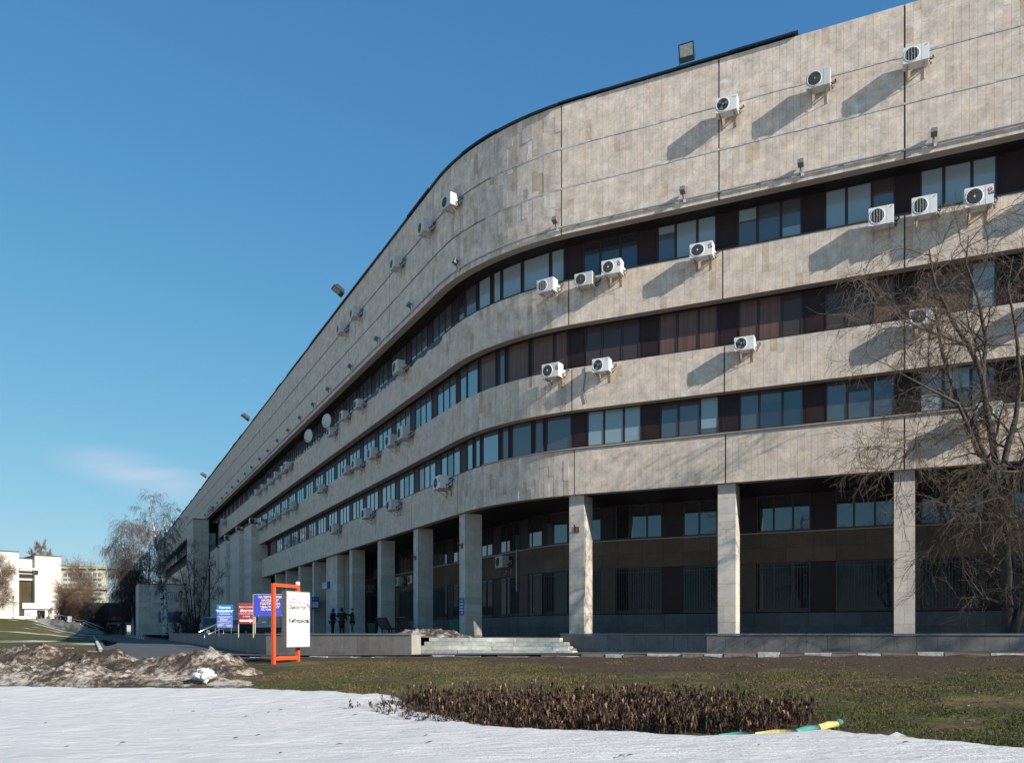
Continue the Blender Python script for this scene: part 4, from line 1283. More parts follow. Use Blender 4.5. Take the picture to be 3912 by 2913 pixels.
# steps
t = thing('stone_steps', 'four worn marble steps between the granite walls', 'steps', (0, 0, 0), HR)
def toloc(x, y): c, s_ = math.cos(-HR), math.sin(-HR); return (x * c - y * s_, x * s_ + y * c)
for i in range(4):
    d0 = 28.4 + .38 * i; zt = -.17 - .16 * (3 - i)
    Lx = -17.75 ; Rx = -11.9 - .05 * i
    stp_z = zt - .08
    x0 = -17.7; x1 = {0: -10.88, 1: -11.2, 2: -11.5, 3: -11.85}[i]
    stp = MB(); stp.box(((x0 + x1) / 2, d0 + .95, zt - .5), (x1 - x0, 1.7, .84)); so_ = stp.build('step', M['mortar'], t)
    x = x0
    while x < x1 - .05:
        w = rs.uniform(.9, 2.1)
        if x1 - x - w < .5: w = x1 - x
        v = rs.gauss(1, .09)
        m_ = MB(); m_.box((x + w / 2, d0 + .25 + rs.gauss(0, .008), zt - .078 + rs.gauss(0, .003)), (w - .012, .52, .152), tint=(v, v, v * .98)); m_.build('slab', M['step'], so_)
        x += w

# kerb stones
t = thing('lawn_kerb', 'worn kerb of alternately whitewashed and dark stones edging the lawn', 'kerb', (0, 0, 0)); 
k = 0; tt = -24.
while tt < 16:
    L_ = rs.uniform(.55, 1.15); d0 = 26.05 + .12 * math.sin(tt * .35)
    x, y = XY(tt + L_ / 2, d0); zt = -.735 + .016 * x + rs.gauss(0, .02) - .055 * smooth((-tt - 5) / 9.)
    m_ = MB(); hw = .075
    Mx = Matrix.Rotation(HR + rs.gauss(0, .02), 3, 'Z') @ Matrix.Rotation(rs.gauss(0, .03), 3, 'X')
    m_.box((0, 0, -.16), (L_ - .03, .15, .32), M=Mx); 
    m_.build('kerb_stone', M['kerbw'] if k % 2 == 0 else M['kerbd'], t, (x, y, zt))
    tt += L_; k += 1
t = thing('road_kerb', 'black and white painted kerb by the birches along the road', 'kerb', (0, 0, 0))
for i in range(26):
    y = 79 + i * 1.6; x = 5.4 - .512 * y
    m_ = MB(); m_.box((0, 0, 0), (.3, 1.5, .5), rz=R(27)); m_.build('kerb_stone', M['kerbw'] if i % 2 else M['kerbd'], t, (x, y, gz(x, y) + .05))
t = thing('left_road_kerb', 'pale kerb between the puddled road and the left lawn', 'kerb', (0, 0, 0))
for i in range(60):
    y = 40 + i * 1.5; x = road_left(y) - .15
    m_ = MB(); m_.box((0, 0, -.03), (.15, 1.42, .4), rz=R(27)); m_.build('kerb_stone', M['kerbw'] if i % 3 else M['concrete'], t, (x, y, gz(x, y) - .02))

# ------------------------------------------------------------------ dirty snow heaps
def heap_mat(name, dirty):
    m = bpy.data.materials.new(name); m.use_nodes = True
    nt = m.node_tree; N = nt.nodes.new; L = nt.links.new; b = nt.nodes['Principled BSDF']
    g = N('ShaderNodeNewGeometry')
    def nn(sc, det, rg_, ds_=0.):
        n = N('ShaderNodeTexNoise'); n.inputs['Scale'].default_value = sc; n.inputs['Detail'].default_value = det; n.inputs['Roughness'].default_value = rg_; n.inputs['Distortion'].default_value = ds_
        L(g.outputs['Position'], n.inputs['Vector']); return n.outputs['Fac']
    a = N('ShaderNodeMath'); a.operation = 'MULTIPLY_ADD'; a.inputs[1].default_value = .55; L(nn(5.5, 8, .78, .3), a.inputs[0])
    a2 = N('ShaderNodeMath'); a2.operation = 'MULTIPLY'; a2.inputs[1].default_value = .45; L(nn(1.1, 5, .6, .5), a2.inputs[0]); L(a2.outputs[0], a.inputs[2])
    r = N('ShaderNodeValToRGB'); e = r.color_ramp.elements
    e[0].position = .41 + dirty * .12; e[0].color = (.06, .045, .034, 1); e[1].position = .56 + dirty * .11; e[1].color = (.52, .48, .43, 1)
    k = r.color_ramp.elements.new(.46 + dirty * .11); k.color = (.20, .155, .118, 1)
    k = r.color_ramp.elements.new(.51 + dirty * .11); k.color = (.42, .36, .30, 1)
    L(a.outputs[0], r.inputs['Fac']); L(r.outputs[0], b.inputs['Base Color'])
    b.inputs['Roughness'].default_value = .85; b.inputs['Specular IOR Level'].default_value = .2
    bp = N('ShaderNodeBump'); bp.inputs['Strength'].default_value = .9; bp.inputs['Distance'].default_value = .06; L(nn(16, 7, .75), bp.inputs['Height']); L(bp.outputs[0], b.inputs['Normal'])
    return m
HM = [heap_mat('dirty_snow_brown', .8), heap_mat('dirty_snow_pale', .28), heap_mat('dirty_snow_mixed', .42)]
def heap(label, t0, t1, d0, d1, h, mt, st=.055, seed=0, base=None, rough=1., peaks=()):
    nt_ = int((t1 - t0) / st); nd = int((d1 - d0) / st)
    v = []; 
    for j in range(nd + 1):
        for i in range(nt_ + 1):
            u = i / nt_ * 2 - 1; w = j / nd * 2 - 1
            x, y = XY(t0 + (t1 - t0) * i / nt_, d0 + (d1 - d0) * j / nd)
            rr = math.sqrt(u * u * (1 if abs(u) > .5 else .8) + w * w) + .22 * nz(x, y, .7, seed) + .1 * nz(x, y, 2., seed + 2)
            p = smooth((1.02 - rr) / .75)
            hh = h * p * (.78 + .42 * nz(x, y, .55, seed + 4) + .22 * nz(x, y, 1.5, seed + 5))
            for (pt, pd, pr, ph) in peaks:
                tt_, dd_ = TD(x, y); hh += ph * smooth(1 - math.hypot(tt_ - pt, dd_ - pd) / pr)
            hh += p * rough * (.20 * abs(nz(x, y, 2.3, seed + 6)) + .13 * abs(nz(x, y, 5.2, seed + 7)) + .07 * nz(x, y, 10., seed + 8) + .04 * nz(x, y, 19., seed + 9) - .06)
            zb = gz(x, y) if base is None else base
            v.append((x, y, zb - .08 + hh * 1.0 + .09 * min(1, p * 4)))
    n = nt_ + 1
    f = [(j * n + i, j * n + i + 1, (j + 1) * n + i + 1, (j + 1) * n + i) for j in range(nd) for i in range(nt_)]
    me = bpy.data.meshes.new('snow_heap'); me.from_pydata(v, [], f); me.materials.append(mt); me.polygons.foreach_set('use_smooth', [True] * len(f))
    return tag(put('snow_heap', me), label, 'snow heap', 'heaps of old snow')
heap('big brown heap of dirty snow at the far left in front of the road', -36, -19.3, 17.3, 21.2, .72, HM[0], seed=1, peaks=[(-27.3, 19, 1.5, .35), (-20.8, 19.2, .5, .12)])
heap('pale ridge of dirty snow ending beside the orange sign', -23.0, -16.7, 17.4, 20.2, .62, HM[2], seed=11, peaks=[(-19.4, 18.8, .9, .14)])
heap('low grey snowbank along the back edge of the clean snow', -36, -14.2, 14.9, 17.9, .42, HM[1], seed=23)
heap('rounded heap of dirty snow on the terrace at the top of the steps', -21.3, -15.85, 30.0, 31.9, .46, HM[2], seed=33, base=-.17, st=.07, rough=.8)
def ice_lump(label, t, d_, r, mt, seed):
    me = bpy.data.meshes.new('ice_lump'); bm = __import__('bmesh').new()
    __import__('bmesh').ops.create_icosphere(bm, subdivisions=4, radius=r)
    for vv in bm.verts:
        c = vv.co; k = 1 + .7 * noise.noise(c * (1.4 / r) + Vector((seed, 0, 0))) + .35 * noise.noise(c * (3.2 / r) + Vector((0, seed, 0))) + .16 * noise.noise(c * (8 / r))
        vv.co = Vector((c.x * k * 1.1, c.y * k, c.z * k * .8))
    for f_ in bm.faces: f_.smooth = True
    bm.to_mesh(me); bm.free(); me.materials.append(mt)
    x, y = XY(t, d_)
    return tag(put('ice_lump', me, None, (x, y, gz(x, y) + .24 + r * .1)), label, 'ice lump')
cl = mat('clean_ice_lump', (.60, .59, .57), .6, bump=1., bscale=12, var=.25, vscale=4)
ice_lump('white upright lump of hard snow on the grey snowbank', -16.6, 16.2, .23, cl, 2.)
ice_lump('dirty round lump of snow standing at the edge of the clean snow', -24.6, 15.3, .26, HM[0], 5.)
ice_lump('brown boulder of dirty snow at the left frame edge', -31.2, 16.6, .55, HM[0], 8.)
ice_lump('small pale snow lump topping the brown heap', -24.2, 18.7, .34, HM[1], 12.)

# ------------------------------------------------------------------ grass, litter

gvv = []; gff = []; gtt = []
rg = random.Random(3)
def blade(x, y, z, h, w, a, lean, col):
    n = len(gvv); c, s_ = math.cos(a), math.sin(a)
    lx, ly = math.cos(a * 3.3) * lean, math.sin(a * 3.3) * lean
    gvv.extend([(x - c * w, y - s_ * w, z - .01), (x + c * w, y + s_ * w, z - .01), (x + lx, y + ly, z + h)]); gff.append((n, n + 1, n + 2)); gtt.append(col)
cnt = 0
while cnt < 190000:
    d_ = 11.6 + 14.3 * rg.random() ** 1.35; t = rg.uniform(-17, 13)
    x, y = XY(t, d_)
    if abs(x) > .64 * y + .5: cnt += .2; continue
    sd = snow_sd(x, y) + .22 * nz(x, y, .9) + .1 * nz(x, y, 2.7, 5)
    if sd > -.12 + .1 * rg.random(): continue
    b = in_bed(t, d_)
    if b < 1.02: continue
    den = .45 + 1.3 * nz(x, y, .8, 3) + .5 * nz(x, y, 2.6, 6)
    if d_ > mud0(t) + .4 - 2.4 * nz(x, y, .6, 3): den -= .85 + .3 * nz(x, y, 2.4, 2)
    if t > -1.2 and d_ < 14: den -= .15
    cnt += .35
    if rg.random() > den + .12: continue
    gl = .38 + 1.7 * nz(x, y, .33, 8) + .8 * nz(x, y, 1.4, 9) + .25 * smooth((17.5 - d_) / 3)
    if rg.random() < gl: v = rg.uniform(.7, 1.5); col = (.066 * v, .073 * v, .021 * v)
    else:
        v = rg.uniform(.5, 1.4); col = (.17 * v, .125 * v, .055 * v) if rg.random() < .6 else (.07 * v, .045 * v, .026 * v)
    lo = rg.random() < .5
    blade(x, y, gz(x, y) + .018 * nz(x, y, 1.1, 2), rg.uniform(.01, .025) if lo else rg.uniform(.02, .05), rg.uniform(.006, .014), rg.uniform(0, 6.28), rg.uniform(.02, .07), col)
    cnt += .65
me = bpy.data.meshes.new('grass'); me.from_pydata(gvv, [], gff)
at = me.attributes.new('tint', 'FLOAT_COLOR', 'FACE'); at.data.foreach_set('color', [q for c in gtt for q in (*c, 1.)])
def tint_mat(name, rough=.8):
    m = bpy.data.materials.new(name); m.use_nodes = True
    a = m.node_tree.nodes.new('ShaderNodeAttribute'); a.attribute_name = 'tint'
    b = m.node_tree.nodes['Principled BSDF']; m.node_tree.links.new(a.outputs['Color'], b.inputs['Base Color']); b.inputs['Roughness'].default_value = rough; b.inputs['Specular IOR Level'].default_value = .2
    return m
M['blade'] = tint_mat('grass_blades'); me.materials.append(M['blade'])
tag(put('grass', me), 'short patchy green and dead brown grass of the lawn', 'grass', kind='stuff')

# dead leaves and crumbs of soil lying on the lawn and the snow
mb = MB()
for i in range(5200):
    d_ = rg.uniform(11.6, 26); t = rg.uniform(-17, 12); x, y = XY(t, d_)
    if abs(x) > .64 * y + .5 or snow_sd(x, y) > 0: continue
    z = gz(x, y) + .012; r_ = rg.uniform(.012, .035); a = rg.uniform(0, 6.3); v = rg.uniform(.6, 1.5)
    c, s_ = math.cos(a) * r_, math.sin(a) * r_; u = rg.uniform(-.01, .03)
    mb.face([(x - c, y - s_, z), (x + s_ * .5, y - c * .5, z + u), (x + c, y + s_, z + .01), (x - s_ * .5, y + c * .5, z + u * .5)], 0, rg.choice([(.12 * v, .075 * v, .04 * v), (.20 * v, .15 * v, .095 * v), (.05 * v, .035 * v, .026 * v)]))
for i in range(46):
    d_ = rg.uniform(7, 14); t = rg.uniform(-14, 3); x, y = XY(t, d_)
    if snow_sd(x, y) < .2: continue
    z = gz(x, y) + .095; r_ = rg.uniform(.02, .06); a = rg.uniform(-.5, .5); c, s_ = math.cos(a) * r_, math.sin(a) * r_
    mb.face([(x - c, y - s_, z), (x + s_ * .4, y - c * .4, z + .02), (x + c, y + s_, z + .012), (x - s_ * .4, y + c * .4, z + .02)], 0, (.10, .075, .055))
tag(mb.build('dead_leaves', M['blade']), 'scattered dead leaves and crumbs of soil on lawn and snow', 'leaves', kind='stuff')

# ------------------------------------------------------------------ withered bedding plants
def plant_mesh(seed, tall):
    r_ = random.Random(seed); mb = MB(); H = tall
    pts = [(0, 0, -.05)]; 
    for i in range(1, 5): pts.append((r_.gauss(0, .012 * i), r_.gauss(0, .012 * i), H * i / 4))
    mb.tube(pts, [.008, .007, .006, .005, .003], 3, tint=(.06, .038, .026), cap=False)
    for k in range(r_.randint(13, 19)):
        f = r_.uniform(.18, 1.0); z = H * f; a = r_.uniform(0, 6.28); L_ = r_.uniform(.035, .085); w = r_.uniform(.008, .02)
        c, s_ = math.cos(a), math.sin(a); x0, y0 = pts[min(4, int(f * 4))][:2]
        up = r_.uniform(-.01, .05); dr = r_.uniform(.03, .11)
        p0 = (x0, y0, z); p1 = (x0 + c * L_ * .5 - s_ * w, y0 + s_ * L_ * .5 + c * w, z + up); p2 = (x0 + c * L_ * .5 + s_ * w, y0 + s_ * L_ * .5 - c * w, z + up * .6)
        p3 = (x0 + c * L_ * .85, y0 + s_ * L_ * .85, z - dr)
        v = r_.uniform(.5, 1.6); col = (.048 * v, .029 * v, .020 * v) if r_.random() < .84 else (.17 * v, .105 * v, .055 * v)
        mb.face([p0, p1, p3, p2], 0, col)
    # seed head
    if r_.random() < .6:
        x, y, z = pts[-1]; v = r_.uniform(.5, 1.2)
        mb.lathe((x, y, z), [(.004, -.01), (.010, .012), (.008, .035), (.001, .05)], 4, tint=(.24 * v, .17 * v, .11 * v) if r_.random() < .35 else (.12 * v, .075 * v, .045 * v), smooth=False)
    me = mb.mesh('withered_plant'); me.materials.append(M['blade']); return me
PM = [plant_mesh(100 + i, .23 + .018 * i) for i in range(8)]
spots = []
tries = 0
while len(spots) < 1250 and tries < 60000:
    tries += 1
    t = rg.uniform(BC[0] - BA - .4, BC[0] + BA); d_ = rg.uniform(BC[1] - BB - .2, BC[1] + BB)
    b = in_bed(t, d_) + .38 * nz(t, d_, 1.1, 2) + .2 * nz(t, d_, 3.1, 5)
    if b > 1: continue
    x, y = XY(t, d_); sd = snow_sd(x, y) + .1 * nz(x, y, 1.3)
    if sd > .05 and rg.random() < .5 + sd * .15: continue
    if any((x - q[0]) ** 2 + (y - q[1]) ** 2 < .0055 for q in spots[-500:]): continue
    spots.append((x, y, sd))
spots.sort(key=lambda q: q[1])
PG = 'withered plants of the flower bed'
bulk = MB()
for i, (x, y, sd) in enumerate(spots):
    z = gz(x, y) - .01 - (.04 if sd > .05 else 0.); me = PM[rg.randrange(8)]; sc_ = rg.uniform(.55, 1.25) * (.85 if sd > .05 else 1); rz = rg.uniform(0, 6.28)
    if i < 300:
        o = put('withered_plant', me, None, (x, y, z), rz); o.scale = (sc_,) * 3
        o.rotation_euler = (rg.gauss(0, .08), rg.gauss(0, .08), rz)
        tag(o, 'withered brown bedding plant near the snowy front of the flower bed', 'plant', PG)
    else:
        Mx = Matrix.Rotation(rz, 3, 'Z') @ Matrix.Rotation(rg.gauss(0, .08), 3, 'X')
        bulk.grid([Mx @ (v.co * sc_) + Vector((x, y, z)) for v in me.vertices], [tuple(p.vertices) for p in me.polygons], 0, None)
        ta = me.attributes['tint'].data
        for q in range(len(me.polygons)): bulk.t[-len(me.polygons) + q] = tuple(ta[q].color)[:3]
tag(bulk.build('withered_plants', M['blade']), 'dense mass of withered brown plants at the back of the flower bed', 'plants', PG, 'stuff')
# one taller feathery weed
mb = MB(); rw = random.Random(9)
for k in range(16):
    a = rw.uniform(0, 6.28); l = rw.uniform(.3, .55); p = [(0, 0, -.05)]
    for i in range(1, 6): p.append((math.cos(a) * l * .38 * (i / 5) ** 1.2 + rw.gauss(0, .01), math.sin(a) * l * .38 * (i / 5) ** 1.2, l * i / 5))
    mb.tube(p, .004, 3, tint=(.13, .075, .04), cap=False)
    for q in range(26):
        f = rw.uniform(.25, 1); i = min(4, int(f * 5)); c = Vector(p[i]).lerp(Vector(p[i + 1]), f * 5 - i); g = rw.uniform(0, 6.28); w = rw.uniform(.008, .02)
        mb.face([c, c + Vector((math.cos(g) * w, math.sin(g) * w, w)), c + Vector((math.cos(g) * w * .4, math.sin(g) * w * .4, w * 2.2))], 0, (.19, .11, .06))
x, y = 0.95, 12.75
tag(mb.build('feathery_weed', M['blade'], None, (x, y, gz(x, y))), 'taller feathery reddish weed at the front of the flower bed', 'plant')
# painted hose edging of the bed, yellow and turquoise lengths
edge = [(-2.35, 12.0, -.06), (-1.85, 12.06, -.03), (-1.32, 12.2, .01), (-1.05, 12.5, .03), (-.82, 12.85, .03), (-.80, 13.2, .0)]
t = thing('bed_edging', 'broken edging of yellow and turquoise painted tubes at the right end of the bed', 'bed edging', (0, 0, 0))
for i, (a, b) in enumerate(zip(edge[:-1], edge[1:])):
    xa, ya = XY(a[0], a[1]); xb, yb = XY(b[0], b[1]); za = gz(xa, ya) + a[2] + .02; zb = gz(xb, yb) + b[2] + .02
    pa, pb = Vector((xa, ya, za)), Vector((xb, yb, zb)); q = pa.lerp(pb, .97); m1 = pa.lerp(pb, .5) + Vector((0, 0, .015))
    mb = MB(); mb.tube([pa, m1, q], [.048, .054, .046], 8); mb.build('tube_length', M['pvg'] if i % 2 == 0 else M['pvy'], t)

# ------------------------------------------------------------------ signs
def strip_lines(rows, mt, par, y, name='print'):
    mb = MB()
    for x0, x1, z, h in rows: mb.face([(x0, y, z - h / 2), (x1, y, z - h / 2), (x1, y, z + h / 2), (x0, y, z + h / 2)])
    return mb.build(name, mt, par)
def ragged(x0, x1, z, h, r_, gap=.25):
    out = []; x = x0
    while x < x1 - .02:
        w = min(r_.uniform(.04, .13), x1 - x); out.append((x, x + w, z, h)); x += w + r_.uniform(.012, .03)
    return out
sr = random.Random(4)
# orange framed totem
k = 1.198
pl = Vector((-7.0 * k, 24.2 * k, 0)); pr_ = Vector((-6.55 * k, 25.2 * k, 0)); W = (pr_ - pl).length; rz = math.atan2(pr_.y - pl.y, pr_.x - pl.x)
t = thing('totem_sign', 'white clinic sign in a bright orange steel frame on the lawn', 'sign', (pl.x, pl.y, 0), rz)
zb, ztop = -1.10, 1.765
pw = .115
for x in (0, W): 
    mb = MB(); mb.box((x, 0, (zb - .2 + ztop) / 2), (pw, pw, ztop - zb + .2)); mb.build('post', M['orange'], t)
mb = MB(); mb.box((W / 2, 0, ztop - pw / 2), (W - pw, pw - .006, pw)); mb.build('top_bar', M['orange'], t)
mb = MB(); mb.box((W / 2, 0, -.88), (W - pw, pw - .006, .13)); mb.build('bottom_bar', M['orange'], t)
BW, BH = 1.30, 2.0; bx = .32; by = -.30; bz = -.49
mb = MB(); mb.box((bx + BW / 2, by + .11, bz + BH / 2), (BW, .20, BH)); box_ = mb.build('light_box', M['signgrey'], t)
mb = MB(); mb.box((bx + BW / 2, by - .002, bz + BH / 2), (BW - .07, .014, BH - .07)); mb.build('face', M['signwhite'], box_)
mb = MB()
for c, s_ in (((bx + BW / 2, by, bz + .018), (BW + .01, .03, .036)), ((bx + BW / 2, by, bz + BH - .018), (BW + .01, .03, .036)), ((bx + .018, by, bz + BH / 2), (.036, .03, BH - .08)), ((bx + BW - .018, by, bz + BH / 2), (.036, .03, BH - .08))): mb.box(c, s_)
mb.build('trim', M['alu'], box_)
fy = by - .012; fx = bx + .11
def tx(b, s_, z, x=fx, m_='ink', sx=1., al='LEFT', bold=0.): text(b, s_, (x, fy, bz + z), M[m_], box_, sx=sx, align=al, bold=bold)
tx('Клиника', .115, 1.70, sx=1.05); tx('лучевой хирургии', .115, 1.565, sx=.98)
tx('Онкостоп', .205, 1.36, sx=1.02, bold=.006)
tx('Кибернож', .205, .885, sx=1.12, bold=.007)
tx('→', .19, .89, x=bx + BW - .25, bold=.004)
cxx = bx + BW / 2 + .02
tx('Поликлиника для взрослых', .096, .615, x=cxx, m_='greytxt', al='CENTER', sx=.92); tx('2-й этаж кабинет Кибернож', .096, .48, x=cxx, m_='greytxt', al='CENTER', sx=.90)
tx('часы приема: с 8.00 до 17.00', .09, .33, x=cxx, m_='greytxt', al='CENTER', sx=.92)
tx('+7 (495) 215-45-46', .085, .185, x=cxx, m_='greytxt', al='CENTER'); tx('www.oncostop.ru', .085, .10, x=cxx, m_='redtxt', al='CENTER')
mb = MB()
for i in range(6):
    rr = .05 + .038 * i
    p = [(bx + BW - .07 - .24 + .10 + rr * math.cos(R(a)) * .8, fy, bz + 1.46 + rr * math.sin(R(a)) * 1.25 - .035 * i + .05) for a in range(-8, 75, 12)]
    for j in range(len(p) - 1): mb.tube([p[j], Vector(p[j]).lerp(Vector(p[j + 1]), .7)], .009, 4)
mb.build('fingerprint_logo', M['redtxt'], box_)
mb = MB(); mb.lathe((W + .0, 0, ztop), [(.07, 0), (.085, .03), (.085, .10), (.06, .125), (.001, .13)], 14)
mb.build('cap', M['white'], t)

def panel_sign(name, label, x0, x1, y0, y1, Y, mt, rz=0.):
    """upright board spanning the given heights, standing on the terrace edge"""
    t = thing(name, label, 'sign', (x0, Y, 0), rz)
    mb = MB(); mb.box(((x1 - x0) / 2, .015, (y0 + y1) / 2), (x1 - x0, .03, y1 - y0)); return t, mb.build('board', mt, t), x1 - x0
t, b, w = panel_sign('clinic_sign', 'blue two-tone clinic sign with a white arrow, leftmost on the wall', -16.29, -15.41, .315, 1.585, 45.5, M['blue3'])
mb = MB(); mb.box((w / 2, -.006, 1.27), (w, .012, .62)); mb.build('upper_panel', M['blueb'], t)
text('Клиника', .155, (w / 2, -.016, 1.375), M['whitetxt'], t, align='CENTER', bold=.007); text('“НейроВита”', .155, (w / 2, -.016, 1.185), M['whitetxt'], t, align='CENTER', bold=.007)
mb = MB(); mb.face([(.14, -.016, 1.065), (w - .2, -.016, 1.065), (w - .2, -.016, 1.095), (.14, -.016, 1.095)]); mb.face([(w - .2, -.016, 1.04), (w - .13, -.016, 1.08), (w - .2, -.016, 1.12)]); mb.build('arrow', M['whitetxt'], t)
rows = [(.04, w - .04, .94, .016)]
for z, a, c in ((.89, .16, w - .16), (.84, .18, .38), (.80, .18, .6), (.76, .18, .66), (.72, .18, .54), (.66, .06, w - .08), (.58, .2, .68), (.50, .04, .4), (.46, .04, .36), (.42, .04, .3), (.47, .5, w - .06), (.43, .56, w - .06), (.39, .56, w - .06)): rows += ragged(a, c, z, .016, sr)
strip_lines(rows, M['whitetxt'], t, -.002)
for x in (.1, w - .1):
    mb = MB(); mb.tube([(x, .05, -.2), (x, .05, 1.5)], .02, 6); mb.build('post', M['steel'], t)
t, b, w = panel_sign('canteen_sign', 'dark red canteen sign with a broad white arrow, between two blue signs', -13.13, -12.37, .47, 1.43, 39.6, M['redsign'])
text('Кафе-столовая', .12, (w / 2, -.004, 1.235), M['whitetxt'], t, align='CENTER', shear=.35, sx=.86); text('Восток', .19, (w / 2, -.004, 1.03), M['whitetxt'], t, align='CENTER', shear=.35, bold=.004)
text('6 этаж', .105, (w / 2, -.004, .79), M['whitetxt'], t, align='CENTER', bold=.002)
strip_lines(ragged(.04, w - .04, .945, .022, sr), M['whitetxt'], t, -.003)
mb = MB(); mb.face([(.05, -.004, .575), (w - .22, -.004, .575), (w - .22, -.004, .66), (.05, -.004, .66)]); mb.face([(w - .22, -.004, .52), (w - .05, -.004, .617), (w - .22, -.004, .715)]); mb.build('arrow', M['whitetxt'], t)
mb = MB()
for c, s_ in (((w / 2, 0, .475), (w + .03, .05, .025)), ((w / 2, 0, 1.425), (w + .03, .05, .025)), ((0, 0, .95), (.025, .05, .95)), ((w, 0, .95), (.025, .05, .95))): mb.box((c[0], .045, c[2]), s_)
mb.build('frame', M['alu'], t)
for x in (-.02, w + .02):
    mb = MB(); mb.tube([(x, .05, -.2), (x, .05, 1.43)], .018, 6); mb.build('post', M['white_old'], t)
t, b, w = panel_sign('hotel_sign', 'big blue hotel sign with yellow letters, half hidden by the orange frame', -11.26, -9.86, .755, 1.70, 36.0, M['blue2'])
for bd, sz_, z in (('НА ТЕРРИТОРИИ', .118, 1.545), ('НАХОДИТСЯ', .118, 1.405), ('ГОСТИНИЦА', .138, 1.25), ('“Дом Учёных”', .125, 1.115)): text(bd, sz_, (w / 2, -.004, z), M['yellowtxt'], t, align='CENTER', bold=.006)
text('Тел.: 8 (499)', .085, (.29, -.004, 1.01), M['whitetxt'], t, bold=.003)
strip_lines([(.12, w - .1, .985, .01), (.12, .32, .935, .01), (.31, .32, .86, .15), (.37, w - .1, .925, .01), (.37, .38, .85, .15), (.52, w - .2, .85, .008), (.52, w - .2, .80, .008)] + ragged(.72, w - .15, .95, .02, sr) + ragged(.74, w - .15, .82, .02, sr), M['blue3'], t, -.003)
mb = MB(); mb.tube([(.24 + .045 * math.cos(R(a)), -.005, .87 + .045 * math.sin(R(a))) for a in range(0, 361, 30)], .006, 4, cap=False); mb.build('emblem', M['blue3'], t)
mb = MB()
for c, s_ in (((w / 2, 0, .75), (w + .03, .03, .02)), ((w / 2, 0, 1.71), (w + .03, .03, .02)), ((-.01, 0, 1.23), (.02, .03, .97)), ((w + .01, 0, 1.23), (.02, .03, .97))): mb.box((c[0], .045, c[2]), s_)
mb.build('frame', M['alu'], t)
mb = MB()
for x in (.2, .75, w - .2):
    for z in (.775, 1.69): mb.lathe((x, -.005, z), [(.018, 0), (.001, -.012)], 6, axis='Y')
mb.build('fixing_knobs', M['white'], t)
for x in (-.045, w + .045):
    mb = MB(); mb.box((x, .06, .76), (.05, .05, 1.9)); mb.build('post', M['wood'], t)

# box sign over the entrance door and small sign on the entrance wall
x, y, h = FP(-34.9, -.02)
t = thing('entrance_box_sign', 'blue projecting box sign with a white notice over the entrance', 'sign', (x, y, 0), h)
mb = MB(); mb.box((0, 0, 2.5), (2.4, .56, .92)); mb.build('box', M['blue'], t)
mb = MB(); mb.box((1.206, 0, 2.34), (.012, .48, .44)); mb.build('notice', M['signwhite'], t)
mb = MB()
for i, (a, c) in enumerate(((-.18, .1), (-.18, .16), (-.1, .18), (-.18, .05))): mb.box((1.215, (a + c) / 2, 2.5 - .1 * i), (.006, c - a, .025))
mb.build('print', M['ink'], t)
mb = MB(); mb.lathe((1.21, -.15, 2.78), [(.055, 0), (.04, .012), (.001, .014)], 10, axis='X'); mb.box((1.212, .1, 2.8), (.006, .2, .03)); mb.build('emblem', M['whitetxt'], t)
x, y, h = FP(-30.95, -.2)
t = thing('wall_sign', 'small pale sign box with a blue end on the entrance wall', 'sign', (x, y, 0), h)
mb = MB(); mb.box((0, 0, 3.75), (1.5, .22, .5)); mb.build('box', M['white_old'], t)
mb = MB(); mb.box((.765, 0, 3.75), (.03, .24, .52)); mb.box((0, 0, 4.012), (1.5, .24, .02)); mb.build('end_cap', M['blue'], t)
strip_lines(ragged(-.6, .5, 3.84, .07, sr) + ragged(-.6, .4, 3.7, .05, sr), M['greytxt'], t, -.113)
strip_lines([(.55, .7, 3.78, .28)], M['blue'], t, -.114, 'blue_panel')

# ------------------------------------------------------------------ railing, benches, bins, lamps
t = thing('ramp_handrail', 'stainless ramp handrail rising to the right beside the blue clinic sign', 'handrail', (0, 0, 0))
P_ = [Vector((-19.0, 50, .08)), Vector((-17.7, 50, .66)), Vector((-17.28, 50, .65))]
mb = MB(); mb.tube(P_, .035, 8); mb.build('top_rail', M['steel'], t)
Q_ = [Vector((-18.4, 50, -.05)), Vector((-17.7, 50, .27)), Vector((-17.45, 50, .27))]
mb = MB(); mb.tube(Q_, .025, 6); mb.build('lower_rail', M['steel'], t)
for x, z in ((-18.65, .22), (-18.0, .50), (-17.5, .65)):
    mb = MB(); mb.tube([(x, 50.02, -.4), (x, 50.02, z)], .02, 6); mb.build('post', M['steel'], t)

def make_bench(label, x, y, rz):
    t = thing('park_bench', label, 'bench', (x, y, -.17), rz, 'benches on the terrace')
    for i in range(7):
        mb = MB(); z = .42 + .005 * i; mb.box((0, -.26 + i * .075, z), (1.9, .06, .03)); mb.build('seat_slat', M['bench'], t)
    for i in range(7):
        mb = MB(); mb.box((0, .30 + i * .038, .5 + i * .078), (1.9, .03, .066), M=Matrix.Rotation(R(-26), 3, 'X')); mb.build('back_slat', M['bench'], t)
    for x_ in (-.8, .8):
        mb = MB(); mb.box((x_, -.2, .2), (.05, .06, .42)); mb.box((x_, .22, .2), (.05, .06, .42)); mb.tube([(x_, .22, .35), (x_, .36, .6), (x_, .56, 1.0)], .03, 5); mb.box((x_, 0, .40), (.05, .5, .03)); mb.build('end_frame', M['black'], t)
    mb = MB(); mb.tube([(-.95, .58, 1.03), (.95, .58, 1.03)], .035, 6); mb.build('top_rail', M['bench'], t)
def at(u, Y): return (u - 1956.) / 3150. * Y
make_bench('brown slatted bench, left one of two behind the terrace snow heap', at(1492, 46), 46, R(118))
